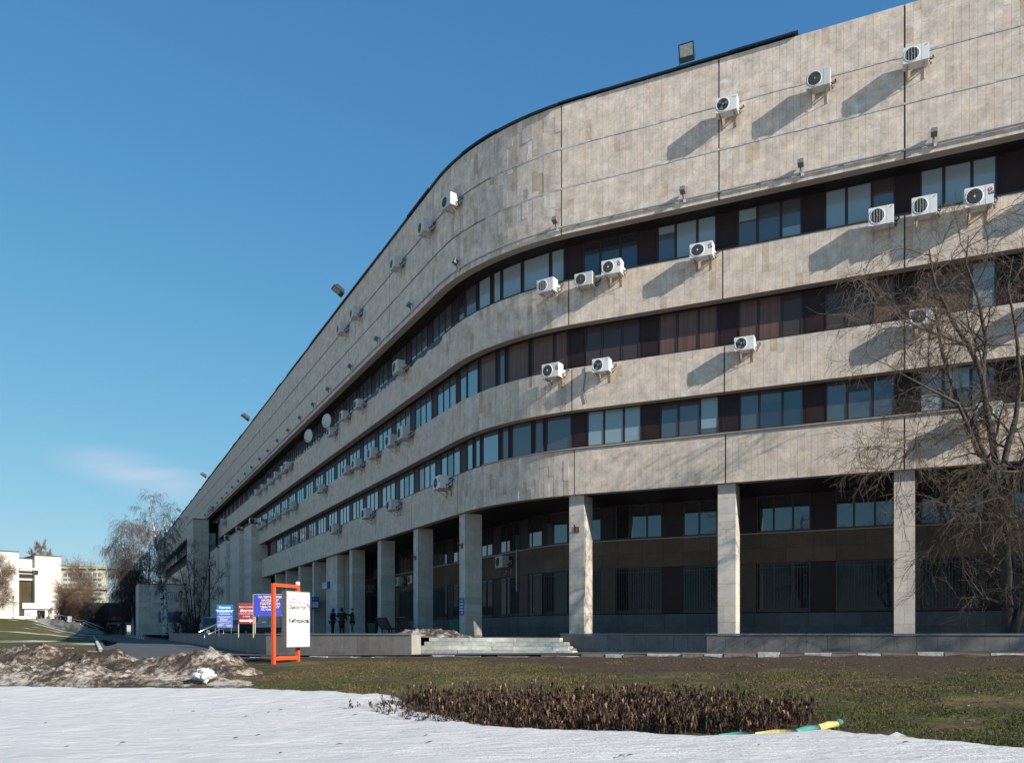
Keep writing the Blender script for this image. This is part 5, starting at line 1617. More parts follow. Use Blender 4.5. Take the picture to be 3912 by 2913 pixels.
make_bench('brown slatted bench, right one of two behind the terrace snow heap', at(1570, 44.5), 44.5, R(114))
def make_bin(label, x, y, mt, h=.78):
    t = thing('litter_bin', label, 'litter bin', (x, y, -.17), R(-15), 'litter bins on the terrace')
    mb = MB(); a, b = .17, .25
    lo = [(-a, -a, .02), (a, -a, .02), (a, a, .02), (-a, a, .02)]; hi = [(-b, -b, h), (b, -b, h), (b, b, h), (-b, b, h)]; ih = [(p[0] * .9, p[1] * .9, h) for p in hi]; il = [(p[0] * .9, p[1] * .9, .2) for p in lo]
    mb.grid(lo + hi + ih + il, [(0, 1, 5, 4), (1, 2, 6, 5), (2, 3, 7, 6), (3, 0, 4, 7), (4, 5, 9, 8), (5, 6, 10, 9), (6, 7, 11, 10), (7, 4, 8, 11), (8, 9, 13, 12), (9, 10, 14, 13), (10, 11, 15, 14), (11, 8, 12, 15), (12, 13, 14, 15), (3, 2, 1, 0)]); mb.build('bucket', mt, t)
    mb = MB(); mb.box((0, 0, h), (.56, .56, .03)); mb.box((0, 0, h + .001), (.44, .44, .04)); mb.build('rim', mt, t)
    T = Matrix.Rotation(R(7), 3, 'X')
    mb = MB()
    for p, q in (((-.1, 0, .25), (0, 0, .55)), ((0, 0, .55), (.1, 0, .25)), ((-.06, 0, .36), (.06, 0, .36))):
        pa = Vector((p[0], -a - (b - a) * p[2] / h - .006, p[2])); pb = Vector((q[0], -a - (b - a) * q[2] / h - .006, q[2])); mb.tube([pa, pb], .016, 4)
    mb.build('emblem', M['green'] if mt is M['greend'] else M['greenl'], t)
M['greenl'] = mat('light_green_mark', (.10, .35, .2), .6)
make_bin('green litter bin with an A-shaped mark beside the column left of the steps', at(1741, 43.0), 43.0, M['green'])
make_bin('dark green litter bin in deep shade left of the benches', at(1426, 50), 50, M['greend'])

def make_lamp(label, x, y, h, z0, first=[None]):
    if first[0]: return copy_thing(first[0], (x, y, z0), 0, label, 'lantern lamp posts', (1, 1, h / 4.5))
    t = first[0] = thing('street_lamp', label, 'street lamp', (x, y, z0), 0, 'lantern lamp posts'); t.scale = (1, 1, h / 4.5)
    mb = MB(); mb.lathe((0, 0, 0), [(.11, -.2), (.11, .55), (.07, .6), (.055, .9), (.05, 3.7), (.09, 3.72), (.09, 3.78), (.001, 3.8)], 10); mb.build('post', M['lamppost'], t)
    mb = MB(); mb.lathe((0, 0, 3.8), [(.05, 0), (.20, .50)], 6, smooth=False); mb.build('lantern_glass', M['lampglass'], t)
    mb = MB(); mb.lathe((0, 0, 4.3), [(.20, -.02), (.27, .0), (.27, .03), (.10, .15), (.04, .2), (.001, .21)], 6, smooth=False)
    for i in range(6):
        a = R(60 * i); mb.tube([(.052 * math.cos(a), .052 * math.sin(a), 3.8), (.203 * math.cos(a), .203 * math.sin(a), 4.3)], .014, 4)
    mb.build('lantern_frame', M['black'], t)
    return t
M['lamppost'] = mat('grey_lamp_post', (.15, .165, .175), .5)
make_lamp('tall lantern lamp post right in front of the dark stair strip', at(776, 65), 65, 4.65, -.17)
make_lamp('lantern lamp post in front of the low stone block by the birches', at(691, 85), 85, 4.6, -.17)
make_lamp('distant lantern lamp post before the white building at the far left', at(50, 150), 150, 4.4, gz(at(50, 150), 150))

# ------------------------------------------------------------------ people
def skin_mesh(name, joints, edges, mt, parent, root=0, sub=1):
    me = bpy.data.meshes.new(name); me.from_pydata([j[:3] for j in joints], edges, []); me.materials.append(mt)
    o = put(name, me, parent); o.modifiers.new('skin', 'SKIN'); 
    sv = me.skin_vertices[0].data
    for i, j in enumerate(joints):
        r_ = j[3]; sv[i].radius = r_ if hasattr(r_, '__len__') else (r_, r_); sv[i].use_root = (i == root)
    s_ = o.modifiers.new('smooth', 'SUBSURF'); s_.levels = sub; s_.render_levels = sub
    me.polygons
    return o
def hand(J, E, wrist, p, dirn, side):
    """palm, four unequal fingers and a thumb branching from the wrist joint"""
    d_ = Vector(dirn).normalized(); q = Vector((d_.y, -d_.x, 0)); q = q.normalized() if q.length > .1 else Vector((1, 0, 0))
    palm = Vector(p) + d_ * .06; J.append((*palm, .030)); pi = len(J) - 1; E.append((wrist, pi))
    for k_, l in enumerate((.062, .07, .066, .05)):
        b = palm + q * (.026 - .0175 * k_) + d_ * .03; m_ = b + d_ * l * .55 + Vector((0, 0, -.004)); e = m_ + d_ * l * .4 - q.cross(d_) * .012
        J.append((*b, .0095)); J.append((*m_, .009)); J.append((*e, .007)); n = len(J); E.extend([(pi, n - 3), (n - 3, n - 2), (n - 2, n - 1)])
    b = Vector(p) + d_ * .025 + q * .034 * side; e = b + (d_ + q * side * .6).normalized() * .045; J.append((*b, .011)); J.append((*e, .009)); E.extend([(wrist, len(J) - 2), (len(J) - 2, len(J) - 1)])
def person(label, x, y, z, rz, H=1.74, top='cloth_k', legs='cloth_n', hat=None, coat=0., armL=None, armR=None, legsp=.10, stride=0., lean=0., stripe=False, bag=None, group=None):
    t = thing('person', label, 'person', (x, y, z), rz, group); t.scale = (H / 1.74,) * 3
    L_ = lambda v: lean * v
    aL = armL or [(-.27, .02, 1.15), (-.28, -.06, .90)]; aR = armR or [(.27, .02, 1.15), (.28, -.06, .90)]
    J = [(0, L_(.95), .95, (.15, .11)), (0, L_(1.12), 1.14, (.13, .10)), (0, L_(1.35), 1.36, (.16, .11)), (0, L_(1.46), 1.48, .06), (0, L_(1.5) - .01, 1.545, .062), (0, L_(1.6) - .02, 1.63, (.078, .095)), (0, L_(1.68) - .015, 1.70, (.06, .07))]
    E = [(0, 1), (1, 2), (2, 3), (3, 4), (4, 5), (5, 6)]
    ft = []
    for sgn in (-1, 1):
        s_ = stride * sgn
        n = len(J); J += [(legsp * sgn, 0, .90, .095), (legsp * sgn, -.03 - s_ * .45, .50, .062), (legsp * sgn, .02 - s_ * (.9 if s_ > 0 else 1.1), .10 + (.10 if s_ < 0 else 0), .042), (legsp * sgn, -.12 - s_ * .9, .045 + (.06 if s_ < 0 else 0), .04)]
        E += [(0, n), (n, n + 1), (n + 1, n + 2), (n + 2, n + 3)]
        ft.append(n)
    ar = []
    for sgn, a in ((-1, aL), (1, aR)):
        n = len(J); J += [(.19 * sgn, L_(1.4), 1.41, .062), (*a[0], .046), (*a[1], .030)]; E += [(2, n), (n, n + 1), (n + 1, n + 2)]
        dv = Vector(a[1]) - Vector(a[0]); hand(J, E, n + 2, a[1], dv, -sgn); ar.append(n)
    skin_mesh('body', J, E, M['skin'], t)
    # face details and hair
    mb = MB(); hx = L_(1.6) - .02
    mb.lathe((0, hx - .10, 1.625), [(.001, -.028), (.012, -.01), (.016, .02), (.001, .03)], 6); mb.build('nose', M['skin'], t)
    mb = MB()
    for sx_ in (-.032, .032): mb.lathe((sx_, hx - .088, 1.655), [(.011, 0), (.001, -.008)], 6, axis='Y')
    mb.box((0, hx - .088, 1.578), (.045, .01, .008)); mb.build('eyes_and_mouth', M['ink'], t)
    hm = M[hat] if hat else M['hair']
    if hat: skin_mesh('hood', [(0, L_(1.45) + .02, 1.48, .11), (0, hx + .035, 1.58, (.105, .105)), (0, hx + .025, 1.68, (.10, .115)), (0, hx + .02, 1.755, (.06, .07))], [(0, 1), (1, 2), (2, 3)], hm, t)
    else: skin_mesh('hair', [(0, hx + .03, 1.60, (.082, .075)), (0, hx + .02, 1.69, (.085, .10)), (0, hx + .01, 1.735, (.06, .075))], [(0, 1), (1, 2)], hm, t)
    # jacket
    JJ = [(0, L_(.95), .92, (.185, .15)), (0, L_(1.12), 1.12, (.18, .15)), (0, L_(1.35), 1.35, (.195, .145)), (0, L_(1.45), 1.47, .08)]; EE = [(0, 1), (1, 2), (2, 3)]
    if coat: JJ.append((0, 0, .92 - coat * .5, (.21, .18))); JJ.append((0, 0, .92 - coat, (.24, .20))); EE += [(0, 4), (4, 5)]
    for sgn, a in ((-1, aL), (1, aR)):
        n = len(JJ); b = Vector(a[0]).lerp(Vector(a[1]), .88); JJ += [(.20 * sgn, L_(1.4), 1.40, .085), (*a[0], .072), (*b, .052)]; EE += [(2, n), (n, n + 1), (n + 1, n + 2)]
    skin_mesh('jacket', JJ, EE, M[top], t, root=1)
    # trousers and shoes
    TT = [(0, 0, .93, (.165, .125))]; TE = []
    for n0 in ft:
        n = len(TT); a, b, c = J[n0], J[n0 + 1], J[n0 + 2]
        TT += [(a[0], a[1], .86, .105), (b[0], b[1], b[2], .078), (c[0], c[1], c[2] + .02, .060)]; TE += [(0, n), (n, n + 1), (n + 1, n + 2)]
        fo = J[n0 + 3]; mb = MB(); mb.lathe((c[0], (c[1] + fo[1]) / 2 - .01, fo[2] - .045), [(.001, 0), (.055, .004), (.052, .05), (.035, .085), (.001, .09)], 10, M=Matrix.Diagonal((.85, 2.2, 1))); mb.build('shoe', M['black'], t)
        if stripe:
            mb = MB(); sg = 1 if a[0] > 0 else -1; mb.tube([(a[0] + sg * .10, a[1], .84), (b[0] + sg * .078, b[1], b[2]), (c[0] + sg * .06, c[1], c[2] + .05)], .014, 4); mb.build('side_stripe', M['stripe'], t)
    skin_mesh('trousers', TT, TE, M[legs], t)
    return t
M['hair'] = mat('dark_hair', (.02, .015, .012), .6)
pg = 'people talking on the terrace'
PZ = -.17
person('person in a dark jacket with blue hood, hands together, facing right', at(1269, 50.2), 50.2, PZ, R(72), 1.70, 'cloth_n', 'cloth_n', 'cloth_b', armL=[(-.25, -.02, 1.13), (-.10, -.24, .98)], armR=[(.25, -.02, 1.13), (.08, -.25, .97)], stripe=True, lean=-.05, group=pg)
person('person in a long black hooded coat standing in the middle of three', at(1306, 49.8), 49.8, PZ, R(165), 1.72, 'cloth_k', 'cloth_k', 'cloth_k', coat=.42, armL=[(-.29, .03, 1.15), (-.33, -.05, .92)], armR=[(.33, .0, 1.18), (.24, -.22, 1.36)], group=pg)
person('person in a brown jacket raising an arm towards the other two', at(1346, 50.0), 50.0, PZ, R(-80), 1.71, 'cloth_br', 'cloth_n', None, armL=[(-.26, .02, 1.14), (-.22, -.08, .92)], armR=[(.24, -.18, 1.27), (.16, -.48, 1.40)], stripe=True, group=pg)
sx_ = at(247, 142)
person('person in black carrying a red bag down the far stairs', sx_, 142, .98, R(80), 1.72, 'cloth_k', 'cloth_k', None, stride=.28, lean=-.10, armR=[(.27, .02, 1.15), (.30, .10, .95)])
tb = thing('red_bag', 'small red shopping bag held by the person on the far stairs', 'bag', (sx_ + .45, 142.0, 1.75), 0)
mb = MB(); mb.prism([(-.2, -.1), (.2, -.1), (.24, .1), (-.24, .1)], -.35, .05); mb.build('sack', M['cloth_red'], tb)
mb = MB(); mb.tube([(-.12, 0, .05), (-.05, 0, .2), (.05, 0, .2), (.12, 0, .05)], .014, 5); mb.build('handle', M['cloth_red'], tb)
rzz = gz(-69, 142) + .04
person('person in a dark coat walking away by the kerb near the underpass', at(411, 138), 138, rzz, R(185), 1.72, 'cloth_k', 'cloth_k', None, coat=.25, stride=.1)
person('person in grey walking close behind the dark coated walker', at(421, 141), 141, rzz, R(180), 1.6, 'cloth_gr', 'cloth_k', None, stride=.1)
person('dim person walking inside the mouth of the underpass', at(452, 165), 165, rzz + .05, R(10), 1.75, 'cloth_k', 'cloth_n', None, stride=.1)

# ------------------------------------------------------------------ vehicles
def loft_body(mb, st, mi=0):
    """st: list of (x, z_low, z_belt, z_top, half width, half width at top)"""
    ring = []
    for x, zl, zb, zt, w, wt in st:
        zm = zl + (zb - zl) * .55
        ring.append([(x, -w * .93, zl), (x, -w, zl + .18), (x, -w * 1.01, zm), (x, -w * .98, zb), (x, -wt, zt - .06 * (zt > zb + .1)), (x, -wt * .86, zt), (x, wt * .86, zt), (x, wt, zt - .06 * (zt > zb + .1)), (x, w * .98, zb), (x, w * 1.01, zm), (x, w, zl + .18), (x, w * .93, zl)])
    n = 12; vs_ = [p for r_ in ring for p in r_]; fs = []
    for i in range(len(ring) - 1):
        for k in range(n): fs.append((i * n + k, (i + 1) * n + k, (i + 1) * n + (k + 1) % n, i * n + (k + 1) % n))
    fs.append(tuple(range(n - 1, -1, -1))); fs.append(tuple(range((len(ring) - 1) * n, len(ring) * n)))
    mb.grid(vs_, fs, mi)
def wheel(t, x, y, r_, w, s_):
    mb = MB(); mb.lathe((x, y, r_), [(r_ * .62, -w / 2), (r_ * .95, -w / 2), (r_, -w / 4), (r_, w / 4), (r_ * .95, w / 2), (r_ * .62, w / 2)], 20, axis='Y'); o = mb.build('wheel', M['tyre'], t)
    mb = MB(); yy = y + s_ * w * .42
    mb.lathe((x, yy, r_), [(r_ * .63, s_ * .02), (r_ * .58, -s_ * .01), (r_ * .2, 0), (r_ * .12, s_ * .02), (.001, s_ * .02)], 18, axis='Y')
    for k in range(6):
        a = R(60 * k); mb.box((x + r_ * .38 * math.cos(a), yy + s_ * .02, r_ + r_ * .38 * math.sin(a)), (r_ * .42, .02, .06), M=Matrix.Rotation(-a, 3, 'Y'))
    mb.build('rim', M['chrome'], o)
def side_glass(t, polys, hw, mt='carglass'):
    for p in polys:
        for s_ in (-1, 1):
            mb = MB(); q = [(x, s_ * hw(z), z) for x, z in p]; mb.face(q if s_ < 0 else q[::-1]); mb.build('side_window', M[mt], t)
# dark SUV, seen from its right side
t = thing('parked_car', 'dark estate car parked side-on behind the blue clinic sign', 'car', (at(779, 81) + 2.1, 81, -.17), 0)
mb = MB(); loft_body(mb, [(-2.2, .38, .80, .90, .80, .74), (-2.1, .26, .95, 1.50, .86, .66), (-1.85, .24, .98, 1.66, .88, .66), (-.4, .22, .98, 1.70, .89, .67), (.35, .22, .97, 1.64, .89, .66), (1.0, .22, .96, 1.05, .89, .80), (1.95, .26, .90, .93, .86, .78), (2.2, .36, .72, .76, .78, .72)]); mb.build('body', M['carblack'], t)
side_glass(t, [[(-1.95, 1.0), (-1.1, 1.0), (-1.1, 1.58), (-1.8, 1.56)], [(-1.02, 1.0), (-.05, 1.0), (-.05, 1.60), (-1.02, 1.59)], [(.03, 1.0), (.85, 1.0), (.40, 1.5), (.03, 1.59)]], lambda z: .885 - max(0, z - .98) * .30 + .006)
for s_ in (-1, 1):
    mb = MB(); mb.tube([(-1.8, s_ * .62, 1.70), (-1.7, s_ * .62, 1.745), (.1, s_ * .62, 1.76), (.25, s_ * .62, 1.70)], .022, 5); mb.build('roof_rail', M['chrome'], t)
    mb = MB(); mb.box((-2.06, s_ * .80, .98), (.26, .16, .22)); mb.build('tail_lamp', M['redlamp'], t)
    mb = MB(); mb.box((2.05, s_ * .66, .74), (.2, .26, .14)); mb.build('headlight', M['chrome'], t)
    mb = MB(); mb.box((.75, s_ * .97, 1.03), (.12, .16, .13)); mb.build('wing_mirror', M['carblack'], t)
    for x in (-1.35, 1.4): wheel(t, x, s_ * .80, .34, .21, s_)
# silver-grey hatchback, mostly behind the red sign
t = thing('parked_car', 'grey hatchback seen end-on, mostly hidden behind the red canteen sign', 'car', (at(946, 71), 71, -.17), R(68))
mb = MB(); loft_body(mb, [(-2.0, .36, .78, .86, .76, .70), (-1.9, .24, .92, 1.30, .82, .62), (-1.4, .22, .94, 1.48, .84, .62), (.2, .2, .94, 1.50, .84, .62), (.9, .2, .92, 1.02, .84, .74), (1.75, .24, .84, .86, .80, .72), (2.0, .34, .66, .70, .72, .66)]); mb.build('body', M['cargrey'], t)
side_glass(t, [[(-1.6, .96), (-.5, .96), (-.5, 1.40), (-1.35, 1.38)], [(-.42, .96), (.7, .96), (.2, 1.40), (-.42, 1.40)]], lambda z: .835 - max(0, z - .94) * .36 + .006)
mb = MB(); mb.face([(-1.96, -.6, .98), (-1.96, .6, .98), (-1.915, .5, 1.27), (-1.915, -.5, 1.27)]); mb.build('rear_window', M['carglass'], t)
for s_ in (-1, 1):
    mb = MB(); mb.box((-1.93, s_ * .68, .84), (.14, .18, .2)); mb.build('tail_lamp', M['redlamp'], t)
    for x in (-1.25, 1.25): wheel(t, x, s_ * .75, .31, .2, s_)
# van seen from the rear
t = thing('minibus', 'greige van seen from the rear with a wheelchair symbol on its door', 'van', (at(1027, 58), 58, -.17), R(88))
mb = MB(); loft_body(mb, [(-.02, .42, 1.05, 1.95, .84, .76), (.06, .34, 1.2, 2.22, .92, .80), (.35, .30, 1.25, 2.36, .95, .80), (3.6, .30, 1.25, 2.36, .95, .80), (4.2, .30, 1.2, 2.1, .95, .78), (4.75, .30, 1.12, 1.28, .92, .80), (5.2, .36, .85, .92, .86, .76)]); mb.build('body', M['vanpaint'], t)
mb = MB(); mb.box((-.06, 0, .42), (.22, 1.86, .34)); mb.build('rear_bumper', M['black'], t)
for s_ in (-1, 1):
    mb = MB(); mb.box((.0, s_ * .87, 1.28), (.12, .14, .62)); lp = mb.build('tail_lamp', M['redlamp'], t)
    mb = MB(); mb.lathe((-.066, s_ * .87, 1.24), [(.045, 0), (.001, -.01)], 10, axis='X'); mb.lathe((-.066, s_ * .87, 1.46), [(.045, 0), (.001, -.01)], 10, axis='X'); mb.build('lens', M['white_old'], lp)
    mb = MB(); mb.box((-.04, s_ * .395, 1.8), (.02, .66, .56)); mb.build('rear_window', M['carglass'], t)
    for x in (.95, 4.1): wheel(t, x, s_ * .86, .34, .22, s_)
    mb = MB(); mb.box((4.3, s_ * 1.06, 1.35), (.14, .2, .28)); mb.build('wing_mirror', M['black'], t)
mb = MB(); mb.box((-.036, 0, 1.35), (.014, .012, 1.5)); mb.box((-.034, 0, .80), (.012, 1.5, .01)); mb.build('door_seam', M['black'], t)
mb = MB(); mb.box((-.05, 0, .72), (.03, .54, .13)); pl_ = mb.build('number_plate', M['signwhite'], t)
text('В 852 НК 97', .095, (-.068, .24, .685), M['ink'], pl_, rot=(R(90), 0, R(-90)))
mb = MB(); mb.box((-.045, -.30, .98), (.02, .32, .035)); mb.box((-.045, .33, .98), (.02, .32, .035)); mb.build('door_handle', M['chrome'], t)
mb = MB(); yy, zz = .05, 1.13
def ring(c, r_, a0, a1, n=10): return [(-.062, c[0] - r_ * math.cos(R(a0 + (a1 - a0) * i / n)), c[1] + r_ * math.sin(R(a0 + (a1 - a0) * i / n))) for i in range(n + 1)]
for a, b in (((-.18, -.2), (.18, -.2)), ((.18, -.2), (.18, .2)), ((.18, .2), (-.18, .2)), ((-.18, .2), (-.18, -.2))): mb.tube([(-.062, -.32 + a[0], 1.16 + a[1]), (-.062, -.32 + b[0], 1.16 + b[1])], .008, 4)
mb.tube(ring((-.30, 1.08), .075, 100, 370), .010, 4); mb.tube([(-.062, -.30, 1.25), (-.062, -.31, 1.15), (-.062, -.38, 1.14), (-.062, -.42, 1.05)], .012, 4); mb.lathe((-.062, -.295, 1.29), [(.022, 0), (.001, -.004)], 8, axis='X')
mb.build('wheelchair_symbol', M['ink'], t)

# ------------------------------------------------------------------ trees
def norm(v): v = Vector(v); v.normalize(); return v
def grow(T, C, path, rad, depth, P, r_):
    """spawn branches along path; thick wood goes into T, twigs into C"""
    n = P['n'][depth]; last = depth == len(P['n']) - 1
    L_ = sum((b - a).length for a, b in zip(path[:-1], path[1:]))
    for k in range(n):
        f = P['from'][depth] + (1 - P['from'][depth]) * ((k + r_.random()) / n)
        i = min(len(path) - 2, int(f * (len(path) - 1))); q = f * (len(path) - 1) - i
        p = path[i].lerp(path[i + 1], q); tan = norm(path[i + 1] - path[i]); rr = rad[i] + (rad[i + 1] - rad[i]) * q
        az = r_.uniform(0, 6.283); u = tan.cross(Vector((.2, .1, 1)));
        if u.length < .1: u = tan.cross(Vector((1, 0, 0)))
        u.normalize(); w = tan.cross(u); ang = R(r_.uniform(*P['ang'][depth]))
        d_ = tan * math.cos(ang) + (u * math.cos(az) + w * math.sin(az)) * math.sin(ang)
        d_ = norm(d_ + Vector((0, 0, P['up'][depth])))
        l = L_ * P['len'][depth] * r_.uniform(.6, 1.15) * (1 - P.get('taper', .45) * f)
        if 'fix' in P and P['fix'][depth]: l = P['fix'][depth] * r_.uniform(.55, 1.25)
        ns = P['seg'][depth]; pts = [p]; dd = d_.copy()
        for j in range(ns):
            dd = norm(dd + Vector((r_.gauss(0, 1), r_.gauss(0, 1), r_.gauss(0, 1))) * P['wander'] + Vector((0, 0, P['droop'][depth])) * ((j + 1) / ns))
            pts.append(pts[-1] + dd * l / ns)
        r0 = min(max(P['rmin'][depth], rr * P['rr'][depth]), rr * .95 if depth < 2 else 9); rads = [r0 + (P['rtip'][depth] - r0) * j / ns for j in range(ns + 1)]
        (C if depth >= P['crown'] else T).tube(pts, rads, 5 if depth == 0 else 3, cap=False)
        if not last: grow(T, C, pts, rads, depth + 1, P, r_)
def tree_obj(label, cat, base, limbs, P, seed, bark='bark', twig='twig', group=None, name='bare_tree'):
    """limbs: (points relative to base, radii)"""
    r_ = random.Random(seed); t = thing(name, label, cat, base, 0, group)
    T, C = MB(), MB()
    for pts, rads in limbs:
        pts = [Vector(p) for p in pts]; rads = [q * P.get('rscale', 1.) for q in rads]
        # resample smoothly with slight crookedness
        out = [pts[0]]; ro = [rads[0]]
        for a, b, c, d_ in zip(pts[:-1], pts[1:], rads[:-1], rads[1:]):
            m = max(1, int((b - a).length / P.get('step', .6)))
            for i in range(1, m + 1):
                jit = Vector((r_.gauss(0, 1), r_.gauss(0, 1), 0)) * (c * .18 if i < m else 0)
                out.append(a.lerp(b, i / m) + jit); ro.append(c + (d_ - c) * i / m)
        T.tube(out, ro, 9 if ro[0] > .1 else 6, cap=False)
        grow(T, C, out, ro, 0, P, r_)
    T.build('trunk', M[bark], t); C.build('crown', M[twig], t)
    return t
# big bare tree in front of the right end of the facade
def pt(u, v, Y): return ((u - 1956.) / 3150. * Y, Y, (2418. - v) / 3150. * Y)
TB = Vector(pt(3852, 2440, 25.1))
def rel(lst): return [Vector(pt(p[0], p[1], p[2] - 1.7)) - TB for p in lst]
limbs = [
    (rel([(3852, 2440, 26.8), (3848, 2400, 26.8), (3846, 2200, 26.8), (3838, 2050, 26.8), (3818, 1930, 26.8), (3806, 1830, 26.8)]), [.30, .225, .20, .19, .18, .155]),
    (rel([(3806, 1830, 26.8), (3775, 1760, 26.5), (3735, 1790 - 60, 26.2), (3690, 1610, 26.), (3660, 1540, 25.8), (3560, 1490, 25.4), (3430, 1420, 25.)]), [.12, .10, .095, .08, .065, .045, .02]),
    (rel([(3775, 1760, 26.5), (3720, 1630, 26.8), (3660, 1540, 27), (3600, 1350, 27.3), (3570, 1180, 27.5), (3545, 1040, 27.6)]), [.10, .085, .075, .06, .045, .02]),
    (rel([(3810, 1840, 26.8), (3790, 1680, 26.6), (3768, 1560, 26.5), (3755, 1450, 26.5), (3700, 1320, 26.4), (3640, 1230, 26.3), (3570, 1080, 26.2), (3550, 950, 26.2)]), [.14, .12, .11, .10, .085, .07, .05, .02]),
    (rel([(3755, 1450, 26.5), (3770, 1300, 26.8), (3740, 1150, 27.), (3690, 1010, 27.2), (3700, 900, 27.2)]), [.10, .08, .06, .04, .015]),
    (rel([(3815, 1850, 26.8), (3850, 1700, 26.9), (3880, 1600, 27), (3900, 1450, 27), (3880, 1250, 27.1), (3850, 1100, 27.2), (3870, 980, 27.2)]), [.13, .12, .10, .085, .06, .04, .02]),
    (rel([(3830, 2000, 26.8), (3900, 1780, 26.2), (4010, 1600, 25.6), (4100, 1400, 25.2), (4150, 1150, 25)]), [.12, .10, .085, .06, .02]),
    (rel([(3815, 1900, 26.7), (3720, 1930, 26.0), (3640, 1980, 25.6), (3590, 2060, 25.4)]), [.05, .04, .03, .012]),
    (rel([(3838, 1760, 26.5), (3890, 1800, 25.6), (3830, 1800, 25.0), (3760, 1740, 24.7)]), [.05, .04, .03, .015]),
    (rel([(3700, 1320, 26.4), (3560, 1270, 25.8), (3440, 1220, 25.4), (3330, 1090, 25.1)]), [.05, .04, .025, .01]),
    (rel([(3690, 1610, 26.), (3530, 1690, 25.6), (3420, 1760, 25.3), (3360, 1830, 25.2)]), [.04, .032, .022, .01]),
    (rel([(3868, 2445, 26.6), (3890, 2360, 26.6), (3950, 2220, 26.5), (4020, 2050, 26.3), (4060, 1800, 26.2)]), [.17, .15, .13, .10, .04]),
]
PBIG = dict(n=[12, 8, 7], len=[.42, .5, .55], fix=[1.9, 1.0, .5], ang=[(35, 70), (30, 65), (25, 60)], up=[.12, 0, -.05], droop=[-.12, -.18, -.22], wander=.22, seg=[5, 4, 3], rr=[.45, .55, .6],
            rmin=[.013, .0075, .005], rtip=[.006, .005, .0035], crown=1, step=.45, rscale=.78)
PBIG['from'] = [.12, .15, .2]
big = tree_obj('big bare grey tree standing before the right end of the facade', 'tree', TB, limbs, PBIG, 11)
# a second tree of the same row just outside the frame, and bare trees across the lawn behind
PS = dict(n=[12, 8, 6], len=[.42, .5, .5], fix=[2.6, 1.2, .6], ang=[(35, 65), (30, 60), (25, 55)], up=[.25, .05, 0], droop=[-.05, -.1, -.1], wander=.2, seg=[5, 3, 2], rr=[.5, .5, .6], rmin=[.03, .015, .009], rtip=[.015, .009, .006], crown=1, step=.8)
PS['from'] = [.25, .15, .2]
x0 = 33.; y0 = 8.
park = tree_obj('bare tree right of the lawn beyond the low wall', 'tree', (x0, y0, gz(x0, y0)), [([(0, 0, -.2), (.1, 0, 2.5), (0, .2, 6), (.4, .1, 10), (.3, .3, 13)], [.24, .2, .16, .09, .03]), ([(.05, .1, 3.5), (-1.2, .4, 6), (-1.9, .6, 9.5)], [.12, .09, .03]), ([(.05, .1, 4), (1.4, -.4, 6.5), (2.2, -.6, 10)], [.12, .08, .03])], PS, 31, group='bare trees round the lawn'); park.scale = (1.3, 1.3, 1.3)
for i, (x, y, rz, k) in enumerate(((-18, -16, 1., 1.1), (-11, -21, 2.4, 1.), (-27, -13, 4., 1.2), (-22, -26, 5.2, 1.25))):
    copy_thing(park, (x, y, gz(x, y)), rz, 'bare tree across the snow facing the building, %s of its row' % ORD[i], 'bare trees round the lawn', k)

def birch(label, u, Y, top_v, seed, lean=(0, 0), spread=1., twig='twig_birch', bark='birch_bark', dens=1., multi=1, droop=1., cr=.35, group=None, cat='birch tree', rs_=1., z=None):
    X = (u - 1956.) / 3150. * Y; z = gz(X, Y) if z is None else z; H = (2418. - top_v) / 3150. * Y - z
    limbs_ = []; r_ = random.Random(seed)
    for m in range(multi):
        ox = (m - (multi - 1) / 2) * .22; lx = lean[0] + (m - (multi - 1) / 2) * H * .09; ly = lean[1] + r_.gauss(0, .3)
        hh = H * (1 - .08 * m)
        limbs_.append(([(ox, 0, -.3), (ox + lx * .08, ly * .1, hh * .2), (ox + lx * .35 + r_.gauss(0, .12), ly * .4, hh * .5), (ox + lx * .7 + r_.gauss(0, .12), ly * .7, hh * .78), (ox + lx, ly, hh)], [q * rs_ * H / 14 for q in (.20, .16, .11, .06, .015)]))
    P = dict(n=[int(30 * dens), int(11 * dens), 7], len=[.3, .4, .4], fix=[H * .17 * spread, H * .085 * spread, H * .055 * spread], ang=[(35, 65), (35, 75), (20, 60)], up=[.25, -.15 * droop, -.5 * droop], droop=[-.25 * droop, -.5 * droop, -.7 * droop], wander=.16,
             seg=[5, 4, 3], rr=[.32, .5, .6], rmin=[.022 * Y / 110, .012 * Y / 110, .0095 * Y / 110], rtip=[.011 * Y / 110, .0085 * Y / 110, .0065 * Y / 110], crown=1, step=.8)
    P['from'] = [cr, .15, .1]
    return tree_obj(label, cat, (X, Y, z), limbs_, P, seed, bark, twig, group, 'birch_tree' if 'birch' in cat else 'bare_tree')
